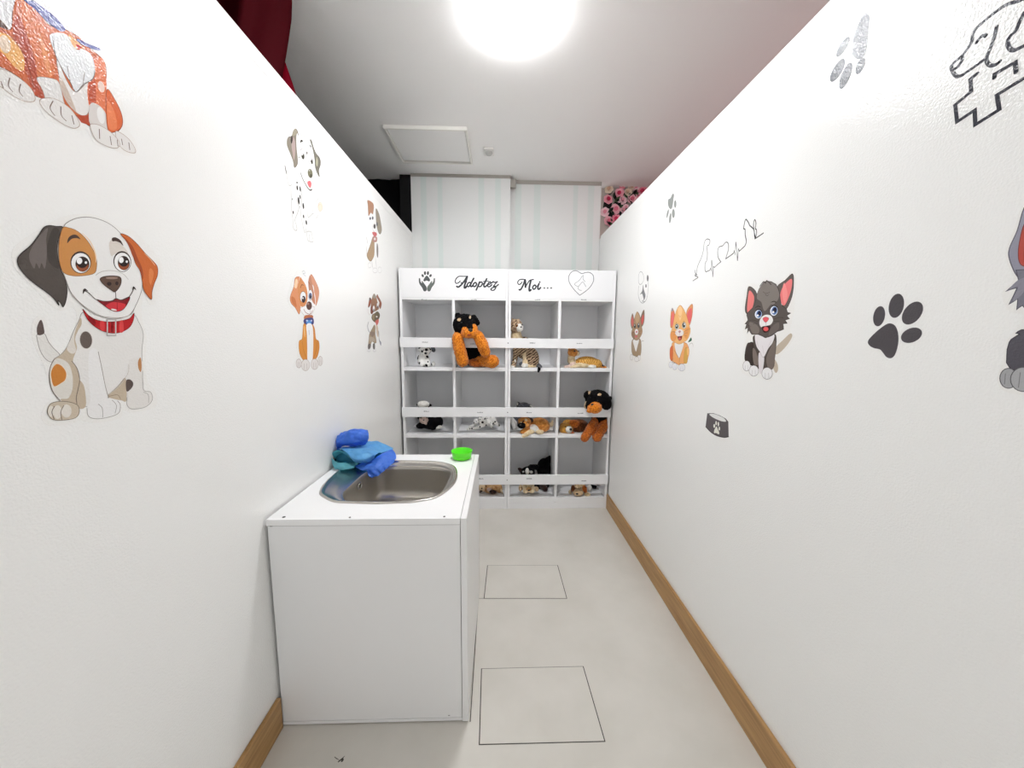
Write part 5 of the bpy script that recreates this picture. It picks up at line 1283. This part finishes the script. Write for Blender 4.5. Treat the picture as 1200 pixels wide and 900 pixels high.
# ---------------------------------------------------------------- crumpled blue gown on the worktop
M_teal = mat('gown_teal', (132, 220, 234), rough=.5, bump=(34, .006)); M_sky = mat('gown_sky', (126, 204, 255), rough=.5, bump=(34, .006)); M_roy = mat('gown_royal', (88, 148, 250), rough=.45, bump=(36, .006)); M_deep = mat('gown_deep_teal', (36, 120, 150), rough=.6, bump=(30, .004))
gown = empty('crumpled_gown', (-.60, 1.50, CH), 'crumpled blue and teal cloth gown heaped on the back left of the sink', 'cloth')
def gw(x, y, Y):
    q = at(370+x/10.59, 490+y/10.59, 1, Y)
    q.x = max(q.x, XL+.006); return q
def sheet(name, rows, m, ku=7, kv=7, wr=.004, fold=0, th=.0022, seed=0):
    """a folded piece of cloth lofted through rows of control points (x, y in the photo crop, depth)"""
    R = [crom([gw(*p) for p in r], False, kv) for r in rows]
    n = min(len(r) for r in R); cols = [crom([r[i] for r in R], False, ku) for i in range(n)]
    bm = bmesh.new(); g = []
    for i, c in enumerate(cols):
        col = []
        for j, p in enumerate(c):
            q = p*26 + Vector((seed*7.1, 0, 0)); d = Vector((0, -.8, .6))
            a = abs(noise.noise(q)); b = abs(noise.noise(q*2.1+Vector((3, 1, 4))))
            off = d*(wr*(a*2.2-.6) + wr*.7*(b*2-.5))
            if fold: off += Vector((0, -1, .2))*fold*math.sin(i*1.15+.3*math.sin(j*.4))*(j/len(c))
            v = p+off
            v.x = max(v.x, XL+.004); 
            if v.z < CH+.0065 and (v.x < -.56 or v.y > 1.56): v.z = CH+.0065+.001*a
            col.append(bm.verts.new(v))
        g.append(col)
    for a, b in zip(g, g[1:]):
        for j in range(min(len(a), len(b))-1): bm.faces.new((a[j], a[j+1], b[j+1], b[j]))
    bmesh.ops.solidify(bm, geom=list(bm.faces), thickness=th)
    for v in bm.verts: v.co.z = max(v.co.z, CH-.02 if (v.co.x > -.538 and v.co.y < 1.485) else CH+.0062); v.co.x = max(v.co.x, XL+.002)
    return obj(name, bm, m, gown, smooth=True)
# upper sleeve, rolled over itself
sheet('sleeve', [[(215,400,1.545),(330,350,1.535),(480,345,1.53),(630,325,1.54)], [(222,320,1.52),(330,300,1.50),(480,295,1.495),(648,270,1.52)], [(240,255,1.53),(350,215,1.51),(490,190,1.505),(660,200,1.525)], [(275,215,1.555),(370,165,1.545),(510,138,1.54),(640,150,1.55)], [(285,220,1.59),(380,175,1.59),(520,148,1.59),(645,160,1.585)], [(240,330,1.60),(380,300,1.61),(520,290,1.61),(640,300,1.60)]], M_roy, wr=0.0090, seed=1)
sheet('sleeve', [[(150,240,1.57),(175,215,1.575),(225,300,1.55),(250,330,1.54)], [(150,340,1.555),(185,330,1.545),(225,370,1.53),(262,390,1.52)], [(148,440,1.55),(180,450,1.54),(210,440,1.52),(250,430,1.51)]], M_roy, wr=0.0060, seed=2)
sheet('hem', [[(148,400,1.56),(180,400,1.53),(215,420,1.51)], [(145,500,1.56),(165,510,1.54),(205,520,1.50)], [(145,610,1.55),(170,605,1.54),(215,600,1.49)]], M_deep, wr=0.0060, seed=3)
# main body: broad sky-blue fold running back and right
sheet('body_panel', [[(610,300,1.64),(760,285,1.65),(870,330,1.655),(965,370,1.65)], [(600,320,1.60),(740,330,1.60),(850,380,1.60),(950,385,1.61)], [(280,375,1.53),(470,350,1.54),(680,350,1.56),(850,420,1.57)], [(330,395,1.485),(490,390,1.48),(660,400,1.49),(800,430,1.53)], [(390,435,1.455),(530,450,1.45),(660,450,1.46),(760,440,1.50)], [(440,500,1.44),(560,530,1.435),(650,510,1.45),(740,462,1.485)], [(470,540,1.47),(570,560,1.465),(660,540,1.475),(730,500,1.50)]], M_sky, wr=0.0067, seed=4)
# teal mouth of the bunched fabric on the left
sheet('lining', [[(185,480,1.49),(205,430,1.485),(270,395,1.48),(380,430,1.455),(480,510,1.44),(560,535,1.437)], [(230,490,1.50),(270,450,1.51),(320,430,1.51),(400,470,1.49),(480,530,1.47),(540,545,1.455)], [(240,520,1.52),(300,500,1.55),(360,490,1.55),(420,510,1.53),(480,545,1.50),(530,555,1.47)], [(230,545,1.49),(300,555,1.49),(360,560,1.48),(420,570,1.47),(470,580,1.46),(510,575,1.46)], [(190,500,1.47),(270,550,1.452),(350,555,1.447),(420,570,1.445),(475,592,1.445),(500,590,1.45)]], M_teal, wr=0.0045, seed=5)
sheet('lining', [[(187,490,1.475),(260,545,1.45),(350,555,1.443),(430,575,1.44),(480,595,1.442)], [(205,560,1.462),(280,590,1.44),(360,600,1.436),(430,605,1.434),(478,608,1.44)], [(240,640,1.447),(300,640,1.437),(370,632,1.432),(430,622,1.432),(475,615,1.438)], [(258,668,1.452),(310,655,1.445),(370,640,1.44),(430,630,1.44),(470,622,1.445)]], M_teal, wr=0.0045, seed=6)
# royal blue flap with a ruffled hem over the bowl
sheet('body_panel', [[(480,590,1.475),(620,545,1.48),(740,490,1.51),(850,420,1.55),(950,385,1.59)], [(500,610,1.455),(640,575,1.46),(760,520,1.485),(880,450,1.53),(985,430,1.56)], [(540,635,1.44),(680,620,1.44),(790,575,1.46),(900,520,1.50),(1000,495,1.53)], [(620,690,1.432),(720,670,1.435),(820,620,1.45),(900,570,1.48),(985,525,1.515)], [(690,748,1.425),(770,715,1.43),(840,665,1.445),(895,610,1.47),(970,548,1.505)]], M_roy, wr=0.0045, fold=.006, seed=7)
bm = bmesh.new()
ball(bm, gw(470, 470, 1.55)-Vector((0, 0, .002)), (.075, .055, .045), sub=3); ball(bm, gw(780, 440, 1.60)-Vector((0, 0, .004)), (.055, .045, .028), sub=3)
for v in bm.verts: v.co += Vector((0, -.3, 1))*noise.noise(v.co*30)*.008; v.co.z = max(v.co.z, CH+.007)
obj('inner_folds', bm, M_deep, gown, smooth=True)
